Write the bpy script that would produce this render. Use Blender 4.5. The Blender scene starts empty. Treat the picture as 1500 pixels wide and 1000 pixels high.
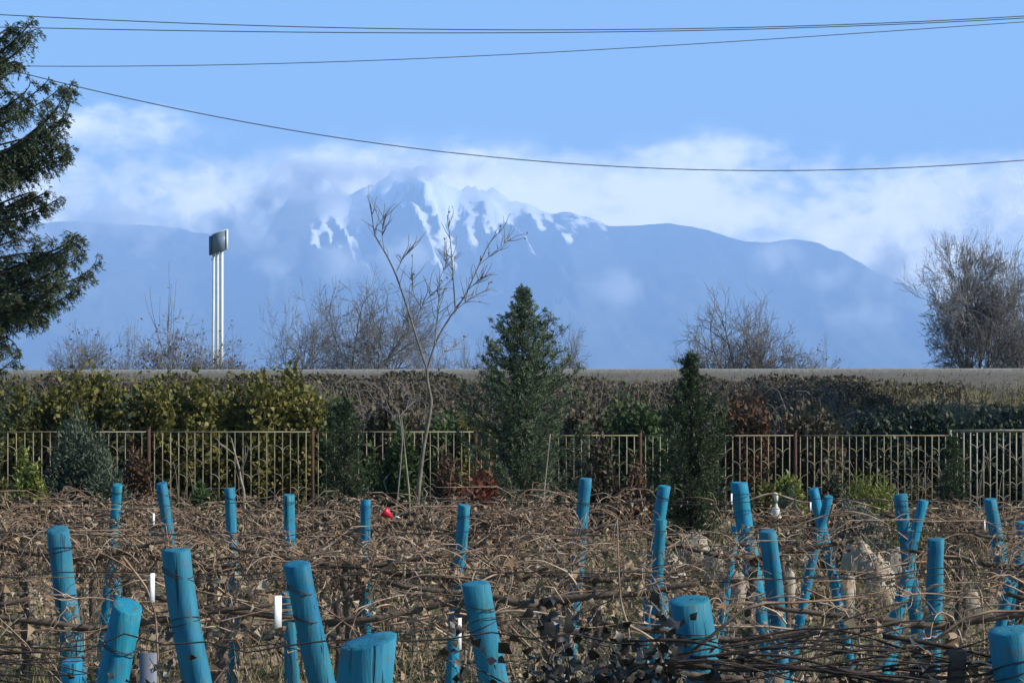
import bpy, math, random
import numpy as np

# ------------------------------------------------------------------ camera
SC = bpy.context.scene
COL = SC.collection
F, HX, HY, EYE = 3600.0, 750.0, 622.0, 1.9      # focal length and horizon in photo pixels, eye height in m
cam_data = bpy.data.cameras.new("camera")
cam = bpy.data.objects.new("camera", cam_data)
COL.objects.link(cam)
cam.location = (0, 0, EYE)
cam.rotation_euler = (math.radians(90), 0, 0)
cam_data.sensor_width = 36.0
cam_data.lens = 36.0 * F / 1500.0
cam_data.shift_y = (HY - 500.0) / 1500.0
cam_data.clip_start = 0.1
cam_data.clip_end = 60000.0
SC.camera = cam
SC.view_settings.view_transform = 'Standard'
SC.view_settings.look = 'None'
SC.view_settings.exposure = 1.02
SC.view_settings.gamma = 1.0
SC.cycles.use_denoising = True
SC.cycles.volume_bounces = 2
SC.cycles.volume_step_rate = 1.0
SC.cycles.volume_max_steps = 64
SC.cycles.max_bounces = 6
SC.cycles.transparent_max_bounces = 16
SC.cycles.sample_clamp_indirect = 4.0

SUN_AZ = math.radians(79)      # from straight behind the camera round to the right
SUN_EL = math.radians(30)
S = np.array([math.sin(SUN_AZ) * math.cos(SUN_EL), -math.cos(SUN_AZ) * math.cos(SUN_EL), math.sin(SUN_EL)])


def nn(nt, typ, **kw):
    n = nt.nodes.new(typ)
    for k, v in kw.items():
        if isinstance(k, str) and k.startswith("_"):
            n.inputs[int(k[1:])].default_value = v
        else:
            setattr(n, k, v)
    return n


def math_node(nt, op, a, b=None, c=None, clamp=False):
    n = nt.nodes.new('ShaderNodeMath')
    n.operation = op
    n.use_clamp = clamp
    for i, v in enumerate((a, b, c)):
        if v is None:
            continue
        if isinstance(v, (int, float)):
            n.inputs[i].default_value = v
        else:
            nt.links.new(v, n.inputs[i])
    return n.outputs[0]


def ramp(nt, fac, stops):
    r = nt.nodes.new('ShaderNodeValToRGB')
    e = r.color_ramp.elements
    while len(e) < len(stops):
        e.new(0.5)
    for el, (p, c) in zip(e, stops):
        el.position = p
        el.color = (c[0], c[1], c[2], 1) if not isinstance(c, (int, float)) else (c, c, c, 1)
    nt.links.new(fac, r.inputs[0])
    return r.outputs[0]


def mixc(nt, fac, a, b):
    m = nt.nodes.new('ShaderNodeMix')
    m.data_type = 'RGBA'
    for sock, v in ((m.inputs[0], fac), (m.inputs[6], a), (m.inputs[7], b)):
        if isinstance(v, (int, float)):
            sock.default_value = v
        elif isinstance(v, tuple):
            sock.default_value = (v[0], v[1], v[2], 1)
        else:
            nt.links.new(v, sock)
    return m.outputs[2]


def noise(nt, vec, scale, detail=4.0, rough=0.55):
    n = nt.nodes.new('ShaderNodeTexNoise')
    n.inputs['Scale'].default_value = scale
    n.inputs['Detail'].default_value = detail
    n.inputs['Roughness'].default_value = rough
    if vec is not None:
        nt.links.new(vec, n.inputs['Vector'])
    return n.outputs[0]


# ------------------------------------------------------------------ sky, with its cloud bank low over the mountains
world = bpy.data.worlds.new("World")
SC.world = world
world.use_nodes = True
nt = world.node_tree
nt.nodes.clear()
out = nt.nodes.new('ShaderNodeOutputWorld')
bg = nt.nodes.new('ShaderNodeBackground')
bg.inputs[1].default_value = 0.075
nt.links.new(bg.outputs[0], out.inputs[0])
sky = nt.nodes.new('ShaderNodeTexSky')
sky.sky_type = 'NISHITA'
sky.sun_disc = False
sky.sun_elevation = SUN_EL
sky.sun_rotation = math.atan2(S[0], S[1])
sky.air_density = 1.0
sky.dust_density = 0.0
sky.ozone_density = 3.0
tc = nt.nodes.new('ShaderNodeTexCoord')
sep = nt.nodes.new('ShaderNodeSeparateXYZ')
nt.links.new(tc.outputs['Generated'], sep.inputs[0])
az = math_node(nt, 'ARCTAN2', sep.outputs[0], sep.outputs[1])
el = math_node(nt, 'ARCSINE', sep.outputs[2])
comb = nt.nodes.new('ShaderNodeCombineXYZ')
nt.links.new(az, comb.inputs[0])
nt.links.new(math_node(nt, 'MULTIPLY', el, 1.5), comb.inputs[1])
dirv = comb.outputs[0]
big = noise(nt, dirv, 22.0, 7.0, 0.62)
fine = noise(nt, dirv, 75.0, 6.0, 0.62)
wob = math_node(nt, 'ADD', math_node(nt, 'MULTIPLY', math_node(nt, 'SUBTRACT', big, 0.5), 1.7),
                math_node(nt, 'MULTIPLY', math_node(nt, 'SUBTRACT', fine, 0.5), 1.3))


def band(lo0, lo1, hi0, hi1):
    a = nt.nodes.new('ShaderNodeMapRange'); a.interpolation_type = 'SMOOTHSTEP'
    a.inputs[1].default_value = math.radians(lo0); a.inputs[2].default_value = math.radians(lo1)
    nt.links.new(el, a.inputs[0])
    b = nt.nodes.new('ShaderNodeMapRange'); b.interpolation_type = 'SMOOTHSTEP'
    b.inputs[1].default_value = math.radians(hi0); b.inputs[2].default_value = math.radians(hi1)
    b.inputs[3].default_value = 1; b.inputs[4].default_value = 0
    nt.links.new(el, b.inputs[0])
    return math_node(nt, 'MULTIPLY', a.outputs[0], b.outputs[0])


front = math_node(nt, 'MULTIPLY', math_node(nt, 'SUBTRACT', 1.0, math_node(nt, 'ABSOLUTE', az)), 1.6, clamp=True)
dens = math_node(nt, 'MULTIPLY', math_node(nt, 'MULTIPLY', band(-1, 0.5, 5.0, 7.9), 0.60), front)
# the larger banks: azimuth, elevation (degrees), half widths, weight
BANKS = [(-8.6, 7.0, 1.6, 0.6, .55), (-10.0, 6.9, 1.0, .5, .45), (-2.6, 5.6, 3.2, 0.9, .5), (0.6, 5.3, 3.0, 0.9, .5), (5.0, 6.2, 1.8, 0.7, .5),
         (4.4, 4.8, 2.2, .8, .35), (9.3, 4.4, 2.2, 1.0, .65), (11.6, 5.7, 1.6, .5, .35), (8.3, 3.6, 1.5, .8, .5), (-7.2, 5.2, 1.6, 0.7, .3), (-12, 5, 2, 1.2, .3)]
for a0, e0, sa, se, w in BANKS:
    dx = math_node(nt, 'DIVIDE', math_node(nt, 'SUBTRACT', az, math.radians(a0)), math.radians(sa))
    dy = math_node(nt, 'DIVIDE', math_node(nt, 'SUBTRACT', el, math.radians(e0)), math.radians(se))
    r2 = math_node(nt, 'ADD', math_node(nt, 'MULTIPLY', dx, dx), math_node(nt, 'MULTIPLY', dy, dy))
    g = math_node(nt, 'MULTIPLY', math_node(nt, 'EXPONENT', math_node(nt, 'MULTIPLY', r2, -1.0)), w)
    dens = math_node(nt, 'ADD', dens, g)
gate = math_node(nt, 'MULTIPLY', dens, 1.6, clamp=True)
cl = math_node(nt, 'MULTIPLY', math_node(nt, 'ADD', dens, math_node(nt, 'SUBTRACT', wob, 0.02)), gate)
mr = nt.nodes.new('ShaderNodeMapRange'); mr.interpolation_type = 'SMOOTHSTEP'
mr.inputs[1].default_value = 0.08; mr.inputs[2].default_value = 1.15
nt.links.new(cl, mr.inputs[0])
tint = nt.nodes.new('ShaderNodeMix'); tint.data_type = 'RGBA'; tint.blend_type = 'MULTIPLY'
tint.inputs[0].default_value = 1.0
nt.links.new(sky.outputs[0], tint.inputs[6])
SKY_TINT = ramp(nt, math_node(nt, 'DIVIDE', el, math.radians(40)), [(0.0, (0.56, .88, 1.12)), (0.25, (0.67, 1.03, 1.10)), (0.5, (.5, .62, .70)), (1.0, (.42, .50, .56))])
nt.links.new(SKY_TINT, tint.inputs[7])
skyc = mixc(nt, mr.outputs[0], tint.outputs[2], (29.0, 26.5, 20.5))
nt.links.new(skyc, bg.inputs[0])

# ------------------------------------------------------------------ sun
sun_data = bpy.data.lights.new("sun", 'SUN')
sun_data.energy = 5.0
sun_data.angle = math.radians(0.5)
sun_data.color = (1.0, 0.95, 0.88)
sun = bpy.data.objects.new("sun", sun_data)
COL.objects.link(sun)
from mathutils import Vector
sun.rotation_euler = Vector(tuple(S)).to_track_quat('Z', 'Y').to_euler()


# ------------------------------------------------------------------ helpers
def at(px, py, Y):
    """the point that stands at distance Y where the photo shows (px, py)"""
    return np.array([(px - HX) * Y / F, Y, EYE - (py - HY) * Y / F])


def mkobj(name, me, m, parent=None):
    o = bpy.data.objects.new(name, me)
    COL.objects.link(o)
    if m is not None and not me.materials:
        for mm in (m if isinstance(m, (list, tuple)) else [m]):
            me.materials.append(mm)
    if parent is not None:
        o.parent = parent
    return o


def tag(o, label=None, cat=None, group=None, kind=None):
    if label: o["label"] = label
    if cat: o["category"] = cat
    if group: o["group"] = group
    if kind: o["kind"] = kind
    return o


def thing(name, label, cat, loc=(0, 0, 0), rz=0.0, group=None):
    o = bpy.data.objects.new(name, None)
    COL.objects.link(o)
    o.location = tuple(float(v) for v in loc)
    o.rotation_euler = (0, 0, rz)
    return tag(o, label, cat, group)


def copy_tree(o, parent=None):
    c = o.copy()
    COL.objects.link(c)
    if parent is not None:
        c.parent = parent
    for ch in [x for x in o.children]:
        copy_tree(ch, c)
    return c


class MB:
    """collects vertices and faces of one mesh"""
    def __init__(self):
        self.v, self.f4, self.f3, self.n = [], [], [], 0

    def add(self, V, Q=None, T=None):
        V = np.asarray(V, float).reshape(-1, 3)
        if Q is not None and len(Q): self.f4.append(np.asarray(Q, np.int64).reshape(-1, 4) + self.n)
        if T is not None and len(T): self.f3.append(np.asarray(T, np.int64).reshape(-1, 3) + self.n)
        self.v.append(V)
        self.n += len(V)

    def tube(self, P, R, k=5, cap=True):
        P = np.asarray(P, float)
        n = len(P)
        R = np.broadcast_to(np.asarray(R, float), (n,))
        T = np.gradient(P, axis=0)
        T /= np.linalg.norm(T, axis=1)[:, None] + 1e-12
        ref = np.array([0, 0, 1.0]) if abs(T[:, 2]).mean() < 0.8 else np.array([1.0, 0, 0])
        U = np.cross(T, ref); U /= np.linalg.norm(U, axis=1)[:, None] + 1e-9
        W = np.cross(T, U)
        a = np.arange(k) * 2 * math.pi / k
        ring = (U[:, None, :] * np.cos(a)[None, :, None] + W[:, None, :] * np.sin(a)[None, :, None]) * R[:, None, None]
        V = (P[:, None, :] + ring).reshape(-1, 3)
        i = np.arange(n - 1)[:, None] * k
        j = np.arange(k)[None, :]
        j2 = (j + 1) % k
        Q = np.stack([i + j, i + j2, i + k + j2, i + k + j], -1).reshape(-1, 4)
        self.add(V, Q)
        if cap and k >= 3:
            base = self.n - len(V)
            for s in (0, (n - 1) * k):
                c = self.n
                self.v.append(V[s:s + k].mean(0)[None]); self.n += 1
                idx = base + s + np.arange(k)
                t = np.stack([idx, np.roll(idx, -1), np.full(k, c)], -1)
                self.f3.append(t if s else t[:, ::-1])

    def box(self, c, h, R=None):
        s = np.array([[x, y, z] for x in (-1, 1) for y in (-1, 1) for z in (-1, 1)], float) * np.asarray(h)
        if R is not None: s = s @ np.asarray(R).T
        self.add(s + np.asarray(c), [[0, 1, 3, 2], [4, 6, 7, 5], [0, 4, 5, 1], [2, 3, 7, 6], [0, 2, 6, 4], [1, 5, 7, 3]])

    def leaves(self, P, D, N, L, W, fold=0.25, curl=0.3):
        """folded leaves: base P, direction D, normal N, length L, width W"""
        n = len(P)
        if n == 0: return
        D = D / (np.linalg.norm(D, axis=1)[:, None] + 1e-9)
        B = np.cross(D, N); B /= np.linalg.norm(B, axis=1)[:, None] + 1e-9
        N = np.cross(B, D)
        L = np.broadcast_to(L, (n,))[:, None]; W = np.broadcast_to(W, (n,))[:, None] * 0.5
        v0 = P
        v1 = P + D * L * .45 + N * L * curl * .25
        v2 = P + D * L + N * L * (-curl * .35)
        a = P + D * L * .4 + B * W + N * W * fold
        b = P + D * L * .4 - B * W + N * W * fold
        V = np.stack([v0, a, v2, b, v1], 1).reshape(-1, 3)
        i = np.arange(n)[:, None] * 5
        T = np.concatenate([i + np.array([0, 4, 1]), i + np.array([1, 4, 2]), i + np.array([0, 3, 4]), i + np.array([3, 2, 4])])
        self.add(V, None, T)

    def slivers(self, P, D, L, W, rng):
        """thin needle-like leaves"""
        n = len(P)
        if n == 0: return
        D = D / (np.linalg.norm(D, axis=1)[:, None] + 1e-9)
        B = np.cross(D, rng.normal(size=(n, 3))); B /= np.linalg.norm(B, axis=1)[:, None] + 1e-9
        L = np.broadcast_to(L, (n,))[:, None]; W = np.broadcast_to(W, (n,))[:, None] * .5
        V = np.stack([P - B * W * .6, P + D * L * .55 - B * W, P + D * L, P + D * L * .55 + B * W], 1).reshape(-1, 3)
        i = np.arange(n)[:, None] * 4
        self.add(V, i + np.array([0, 1, 2, 3]))

    def mesh(self, name, smooth=False):
        V = np.concatenate(self.v) if self.v else np.zeros((0, 3))
        q = np.concatenate(self.f4) if self.f4 else np.zeros((0, 4), np.int64)
        t = np.concatenate(self.f3) if self.f3 else np.zeros((0, 3), np.int64)
        me = bpy.data.meshes.new(name)
        me.vertices.add(len(V)); me.vertices.foreach_set("co", V.astype(np.float32).ravel())
        me.loops.add(q.size + t.size)
        me.loops.foreach_set("vertex_index", np.concatenate([q.ravel(), t.ravel()]).astype(np.int32))
        me.polygons.add(len(q) + len(t))
        st = np.concatenate([np.arange(len(q)) * 4, q.size + np.arange(len(t)) * 3]).astype(np.int32)
        me.polygons.foreach_set("loop_start", st)
        if smooth:
            me.polygons.foreach_set("use_smooth", np.ones(len(st), bool))
        me.update(calc_edges=True)
        me.validate()
        return me

    def build(self, name, m, parent=None, smooth=False):
        return mkobj(name, self.mesh(name, smooth), m, parent)


def vnoise(seed):
    """smooth 2-D value noise as a function of arrays"""
    g = np.random.default_rng(seed).random((64, 64))

    def f(x, y):
        x = np.asarray(x, float); y = np.asarray(y, float)
        xi = np.floor(x).astype(int); yi = np.floor(y).astype(int)
        fx = x - xi; fy = y - yi
        fx = fx * fx * (3 - 2 * fx); fy = fy * fy * (3 - 2 * fy)
        a = g[xi % 64, yi % 64]; b = g[(xi + 1) % 64, yi % 64]; c = g[xi % 64, (yi + 1) % 64]; d = g[(xi + 1) % 64, (yi + 1) % 64]
        return (a * (1 - fx) + b * fx) * (1 - fy) + (c * (1 - fx) + d * fx) * fy - .5
    return f


def fbm(f, x, y, o=5, ridged=False):
    s = 0; a = 1
    for i in range(o):
        n = f(x * 2 ** i + 17 * i, y * 2 ** i + 31 * i)
        s = s + a * ((.25 - np.abs(n)) * 2 if ridged else n)
        a *= .5
    return s


def sm(a, b, x):
    t = np.clip((x - a) / (b - a), 0, 1)
    return t * t * (3 - 2 * t)


# ------------------------------------------------------------------ materials
def leaf_mat(name, cols, rough=0.6, transl=0.25, spec=0.25, nscale=3.0):
    """colour picked per leaf between several colours"""
    m = bpy.data.materials.new(name); m.use_nodes = True
    nt = m.node_tree; b = nt.nodes['Principled BSDF']
    g = nt.nodes.new('ShaderNodeNewGeometry')
    tc = nt.nodes.new('ShaderNodeTexCoord')
    oi = nt.nodes.new('ShaderNodeObjectInfo')
    nz = noise(nt, tc.outputs['Object'], nscale, 3)
    fac = math_node(nt, 'ADD', math_node(nt, 'MULTIPLY', g.outputs['Random Per Island'], .55),
                    math_node(nt, 'MULTIPLY', math_node(nt, 'SUBTRACT', nz, .2), .75), clamp=True)
    fac = math_node(nt, 'ADD', fac, math_node(nt, 'MULTIPLY', math_node(nt, 'SUBTRACT', oi.outputs['Random'], .5), .15), clamp=True)
    c = ramp(nt, fac, [(i / max(1, len(cols) - 1), cc) for i, cc in enumerate(cols)])
    nt.links.new(c, b.inputs['Base Color'])
    b.inputs['Roughness'].default_value = rough
    b.inputs['Specular IOR Level'].default_value = spec
    if transl > 0:
        tr = nt.nodes.new('ShaderNodeBsdfTranslucent')
        nt.links.new(c, tr.inputs[0])
        mx = nt.nodes.new('ShaderNodeMixShader'); mx.inputs[0].default_value = transl
        nt.links.new(b.outputs[0], mx.inputs[1]); nt.links.new(tr.outputs[0], mx.inputs[2])
        nt.links.new(mx.outputs[0], nt.nodes['Material Output'].inputs[0])
    return m


def rough_mat(name, cols, scale=8.0, rough=0.8, bump=0.3, detail=6, spec=.3, stretch=(1, 1, 1), coords='Object', metallic=0.0):
    m = bpy.data.materials.new(name); m.use_nodes = True
    nt = m.node_tree; b = nt.nodes['Principled BSDF']
    tc = nt.nodes.new('ShaderNodeTexCoord')
    mp = nt.nodes.new('ShaderNodeMapping'); mp.inputs['Scale'].default_value = stretch
    nt.links.new(tc.outputs[coords], mp.inputs[0])
    nz = noise(nt, mp.outputs[0], scale, detail, .62)
    g = nt.nodes.new('ShaderNodeNewGeometry')
    f = math_node(nt, 'ADD', math_node(nt, 'MULTIPLY', math_node(nt, 'SUBTRACT', nz, .5), 2.2),
                  math_node(nt, 'ADD', math_node(nt, 'MULTIPLY', g.outputs['Random Per Island'], .4), .3), clamp=True)
    c = ramp(nt, f, [(i / max(1, len(cols) - 1), cc) for i, cc in enumerate(cols)])
    nt.links.new(c, b.inputs['Base Color'])
    b.inputs['Roughness'].default_value = rough
    b.inputs['Specular IOR Level'].default_value = spec
    b.inputs['Metallic'].default_value = metallic
    if bump:
        bp = nt.nodes.new('ShaderNodeBump'); bp.inputs['Strength'].default_value = bump; bp.inputs['Distance'].default_value = .02
        nt.links.new(nz, bp.inputs['Height']); nt.links.new(bp.outputs[0], b.inputs['Normal'])
    return m


# ------------------------------------------------------------------ ground
_n1, _n2 = vnoise(1), vnoise(2)


def fence_y(x):
    return 35.3 + 0.33 * np.asarray(x, float)


def height(x, y):
    x = np.asarray(x, float); y = np.asarray(y, float)
    xc = np.clip(x, -14, 14)
    z = 0.45 * sm(20, 25, y)
    y0 = fence_y(xc * .6) + 2.0
    crest = 52.0
    t = np.clip((y - y0) / (crest - y0), 0, 1)
    bank = 2.5 * t ** 1.35
    z = z + bank * sm(y0, y0 + .5, y)
    z = z - (z - 0.2) * sm(63, 70, y)
    amp = .10 * sm(3, 8, y) * (1 - sm(50.0, 51.8, y) * (1 - sm(62, 66, y)))
    z = z + amp * fbm(_n1, x * .6, y * .6, 4) * (1 - sm(200, 400, y))
    z = z + 0.0015 * x * sm(45, 52, y) * (1 - sm(63, 70, y)) * (np.abs(x) < 400)
    return z


xs = np.concatenate([[-9000, -4000, -1500, -600, -250, -120, -60, -36], np.arange(-24, 24.01, .3), [36, 60, 120, 250, 600, 1500, 4000, 9000]])
ys = np.concatenate([[-600, -100, -20, -5, 0], np.arange(2, 16, .6), np.arange(16, 54, .22), np.arange(54, 75, .8), [80, 95, 120, 170, 260, 450, 900, 2000, 5000, 10000, 17500]])
X, Y = np.meshgrid(xs, ys)
Z = height(X, Y)
nx, ny = len(xs), len(ys)
i = (np.arange(ny - 1)[:, None] * nx + np.arange(nx - 1)[None, :])
Q = np.stack([i, i + 1, i + nx + 1, i + nx], -1).reshape(-1, 4)
g = MB(); g.add(np.stack([X, Y, Z], -1), Q)
gm = bpy.data.materials.new("dry_earth"); gm.use_nodes = True
nt = gm.node_tree; b = nt.nodes['Principled BSDF']
tc = nt.nodes.new('ShaderNodeTexCoord')
a1 = noise(nt, tc.outputs['Object'], .7, 6, .6)
a2 = noise(nt, tc.outputs['Object'], 9.0, 6, .65)
a3 = noise(nt, tc.outputs['Object'], 45.0, 3, .7)
c1 = ramp(nt, a2, [(.3, (.10, .08, .05)), (.5, (.20, .165, .10)), (.7, (.30, .25, .17))])
c2 = ramp(nt, a2, [(.3, (.07, .075, .03)), (.55, (.15, .145, .065)), (.75, (.25, .22, .13))])
c = mixc(nt, ramp(nt, a1, [(.42, 0.0), (.6, 1.0)]), c1, c2)
c = mixc(nt, math_node(nt, 'MULTIPLY', ramp(nt, a3, [(.5, 0.0), (.75, 1.0)]), .4), c, (.3, .24, .17))
nt.links.new(c, b.inputs['Base Color']); b.inputs['Roughness'].default_value = .95; b.inputs['Specular IOR Level'].default_value = .1
bp = nt.nodes.new('ShaderNodeBump'); bp.inputs['Strength'].default_value = .7; bp.inputs['Distance'].default_value = .05
nt.links.new(math_node(nt, 'ADD', a2, math_node(nt, 'MULTIPLY', a3, .5)), bp.inputs['Height']); nt.links.new(bp.outputs[0], b.inputs['Normal'])
tag(g.build("ground", gm, smooth=True), kind="structure", label="dry brown and olive ground of the vineyard and road bank")

# ------------------------------------------------------------------ mountains, 15 km off
MD = 15000.0
crest_px = [(-2200, 440), (-1500, 400), (-900, 370), (-400, 352), (-100, 342), (0, 335), (70, 324), (130, 326), (200, 330), (260, 336), (330, 345), (370, 352),
            (385, 348), (402, 318), (418, 296), (436, 276), (450, 270), (462, 260), (478, 268), (492, 284), (508, 292), (528, 280), (545, 276), (566, 266), (590, 268), (612, 256), (630, 258), (655, 272), (668, 280), (690, 285), (715, 290),
            (725, 296), (745, 300), (770, 302), (800, 312), (838, 314), (860, 319), (895, 332), (930, 331), (975, 328), (1010, 333), (1040, 339), (1060, 345),
            (1090, 355), (1130, 353), (1165, 350), (1200, 357), (1235, 372), (1270, 392), (1310, 410), (1350, 430), (1420, 455), (1550, 480), (2000, 520), (2600, 560), (4000, 590)]
cx = np.array([(p[0] - HX) * MD / F for p in crest_px]); cz = np.array([EYE - (p[1] - HY) * MD / F for p in crest_px])
mxs = np.arange(-8500, 8500, 22.0)
ts = np.concatenate([np.linspace(0, 1, 110), np.linspace(1.03, 1.6, 14)])
n3, n4 = vnoise(5), vnoise(6)
TX, TT = np.meshgrid(mxs, ts)
H = np.interp(TX, cx, cz)
yy = MD - 3800 + 3800 * TT
prof = np.where(TT <= 1, TT ** 1.35, 1 - (TT - 1) * 1.2)
spur = fbm(n3, TX / 420 + TT * 1.2, TT * 2.3 + 3, 5, True)
sp2 = fbm(n4, TX / 130, yy / 200., 4)
wgt = np.where(TT <= 1, np.sin(np.clip(TT, 0, 1) * math.pi) ** .7, 0.5)
peak = sm(-1500, -900, TX) * (1 - sm(200, 500, TX))
gul = fbm(n3, (TX + TT * 900) / 170, TT * 5 + 3, 4, True)
H = H * (1 + .020 * fbm(n4, TX / 260, TX * 0, 6, True) * (.4 + .6 * peak))
ZZ = H * prof + wgt * (spur * 150 + sp2 * 40) + peak * wgt * gul * 230 + peak * wgt * fbm(n4, TX / 60, yy / 110., 3, True) * 55 + sp2 * 14 * (TT > .9) - 60 * (TT < .02)
ZZ = np.maximum(ZZ, 0.5)
nx, ny = len(mxs), len(ts)
i = (np.arange(ny - 1)[:, None] * nx + np.arange(nx - 1)[None, :])
g = MB(); g.add(np.stack([TX, yy, ZZ], -1), np.stack([i, i + 1, i + nx + 1, i + nx], -1).reshape(-1, 4))
mm = bpy.data.materials.new("rock_and_snow"); mm.use_nodes = True
nt = mm.node_tree; b = nt.nodes['Principled BSDF']
ge = nt.nodes.new('ShaderNodeNewGeometry'); sp = nt.nodes.new('ShaderNodeSeparateXYZ'); nt.links.new(ge.outputs['Position'], sp.inputs[0])
mpn = nt.nodes.new('ShaderNodeMapping'); mpn.inputs['Scale'].default_value = (.001, .001, .001); nt.links.new(ge.outputs['Position'], mpn.inputs[0])
nz = noise(nt, mpn.outputs[0], 4.0, 6, .65)
line = math_node(nt, 'MULTIPLY', math_node(nt, 'MAXIMUM', math_node(nt, 'SUBTRACT', sp.outputs[0], -100.0), 0.0), .30)
left = math_node(nt, 'MULTIPLY', math_node(nt, 'MAXIMUM', math_node(nt, 'SUBTRACT', -1150.0, sp.outputs[0]), 0.0), 1.6)
hh = math_node(nt, 'SUBTRACT', math_node(nt, 'SUBTRACT', math_node(nt, 'SUBTRACT', sp.outputs[2], 1240.0), line), left)
hh = math_node(nt, 'ADD', hh, math_node(nt, 'MULTIPLY', math_node(nt, 'SUBTRACT', nz, .5), 260.0))
mp2 = nt.nodes.new('ShaderNodeMapping'); mp2.inputs['Scale'].default_value = (.006, .001, .0022); mp2.inputs['Rotation'].default_value = (0, math.radians(38), 0)
nt.links.new(ge.outputs['Position'], mp2.inputs[0])
stk = noise(nt, mp2.outputs[0], 1.6, 5, .6)
hh = math_node(nt, 'ADD', hh, math_node(nt, 'MULTIPLY', math_node(nt, 'SUBTRACT', stk, .5), 260.0))
fz = noise(nt, mpn.outputs[0], 14.0, 7, .7)
hh = math_node(nt, 'ADD', hh, math_node(nt, 'MULTIPLY', math_node(nt, 'SUBTRACT', fz, .5), 620.0))
steep = nt.nodes.new('ShaderNodeSeparateXYZ'); nt.links.new(ge.outputs['Normal'], steep.inputs[0])
hh = math_node(nt, 'ADD', hh, math_node(nt, 'MULTIPLY', math_node(nt, 'SUBTRACT', steep.outputs[0], -0.12), 360.0))
sn = nt.nodes.new('ShaderNodeMapRange'); sn.inputs[1].default_value = -60; sn.inputs[2].default_value = 70; nt.links.new(hh, sn.inputs[0])
c = mixc(nt, sn.outputs[0], ramp(nt, noise(nt, mpn.outputs[0], 9, 4), [(.3, (.03, .045, .035)), (.7, (.09, .09, .075))]), (.95, .95, .95))
nt.links.new(c, b.inputs['Base Color']); b.inputs['Roughness'].default_value = .9; b.inputs['Specular IOR Level'].default_value = .1
tag(g.build("mountains", mm, smooth=True), kind="structure", label="distant blue mountain range with snow on its highest peaks")

# ------------------------------------------------------------------ haze
hz = MB(); hz.box((0, 8500, 1050), (9800, 9700, 1052))
hm = bpy.data.materials.new("haze"); hm.use_nodes = True
nt = hm.node_tree; nt.nodes.remove(nt.nodes['Principled BSDF'])
pv = nt.nodes.new('ShaderNodeVolumePrincipled')
pv.inputs['Color'].default_value = (.36, .595, 1.0, 1)
pv.inputs['Density'].default_value = 1.30e-4
pv.inputs['Anisotropy'].default_value = 0.0
nt.links.new(pv.outputs[0], nt.nodes['Material Output'].inputs['Volume'])
tag(hz.build("haze", hm), kind="stuff", label="blue haze in the air in front of the mountains")

# ------------------------------------------------------------------ clouds that hang in front of the mountainside
cm = bpy.data.materials.new("cloud"); cm.use_nodes = True
nt = cm.node_tree; nt.nodes.remove(nt.nodes['Principled BSDF'])
pv = nt.nodes.new('ShaderNodeVolumePrincipled'); pv.inputs['Color'].default_value = (1, 1, 1, 1); pv.inputs['Anisotropy'].default_value = .0
tc = nt.nodes.new('ShaderNodeTexCoord'); ge = nt.nodes.new('ShaderNodeNewGeometry')
ln = nt.nodes.new('ShaderNodeVectorMath'); ln.operation = 'LENGTH'; nt.links.new(tc.outputs['Object'], ln.inputs[0])
mp = nt.nodes.new('ShaderNodeMapping'); mp.inputs['Scale'].default_value = (.001, .001, .001); nt.links.new(ge.outputs['Position'], mp.inputs[0])
cn = noise(nt, mp.outputs[0], 6.0, 6, .66)
d = math_node(nt, 'SUBTRACT', 1.0, ln.outputs['Value'])
d = math_node(nt, 'ADD', d, math_node(nt, 'MULTIPLY', math_node(nt, 'SUBTRACT', cn, .60), 4.2))
d = math_node(nt, 'MULTIPLY', math_node(nt, 'MAXIMUM', d, 0.0), math_node(nt, 'MULTIPLY', math_node(nt, 'SUBTRACT', 1.0, ln.outputs['Value'], clamp=True), .016))
nt.links.new(d, pv.inputs['Density']); nt.links.new(pv.outputs[0], nt.nodes['Material Output'].inputs['Volume'])
u = np.linspace(0, math.pi, 17); w = np.linspace(0, 2 * math.pi, 25)[:-1]
sph = MB(); U, W = np.meshgrid(u, w, indexing='ij')
i = (np.arange(16)[:, None] * 24 + np.arange(24)[None, :]); j = (np.arange(16)[:, None] * 24 + (np.arange(24)[None, :] + 1) % 24)
sph.add(np.stack([np.sin(U) * np.cos(W), np.sin(U) * np.sin(W), np.cos(U)], -1), np.stack([i, i + 24, j + 24, j], -1).reshape(-1, 4))
cloud_me = sph.mesh("cloud"); cloud_me.materials.append(cm)
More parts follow.
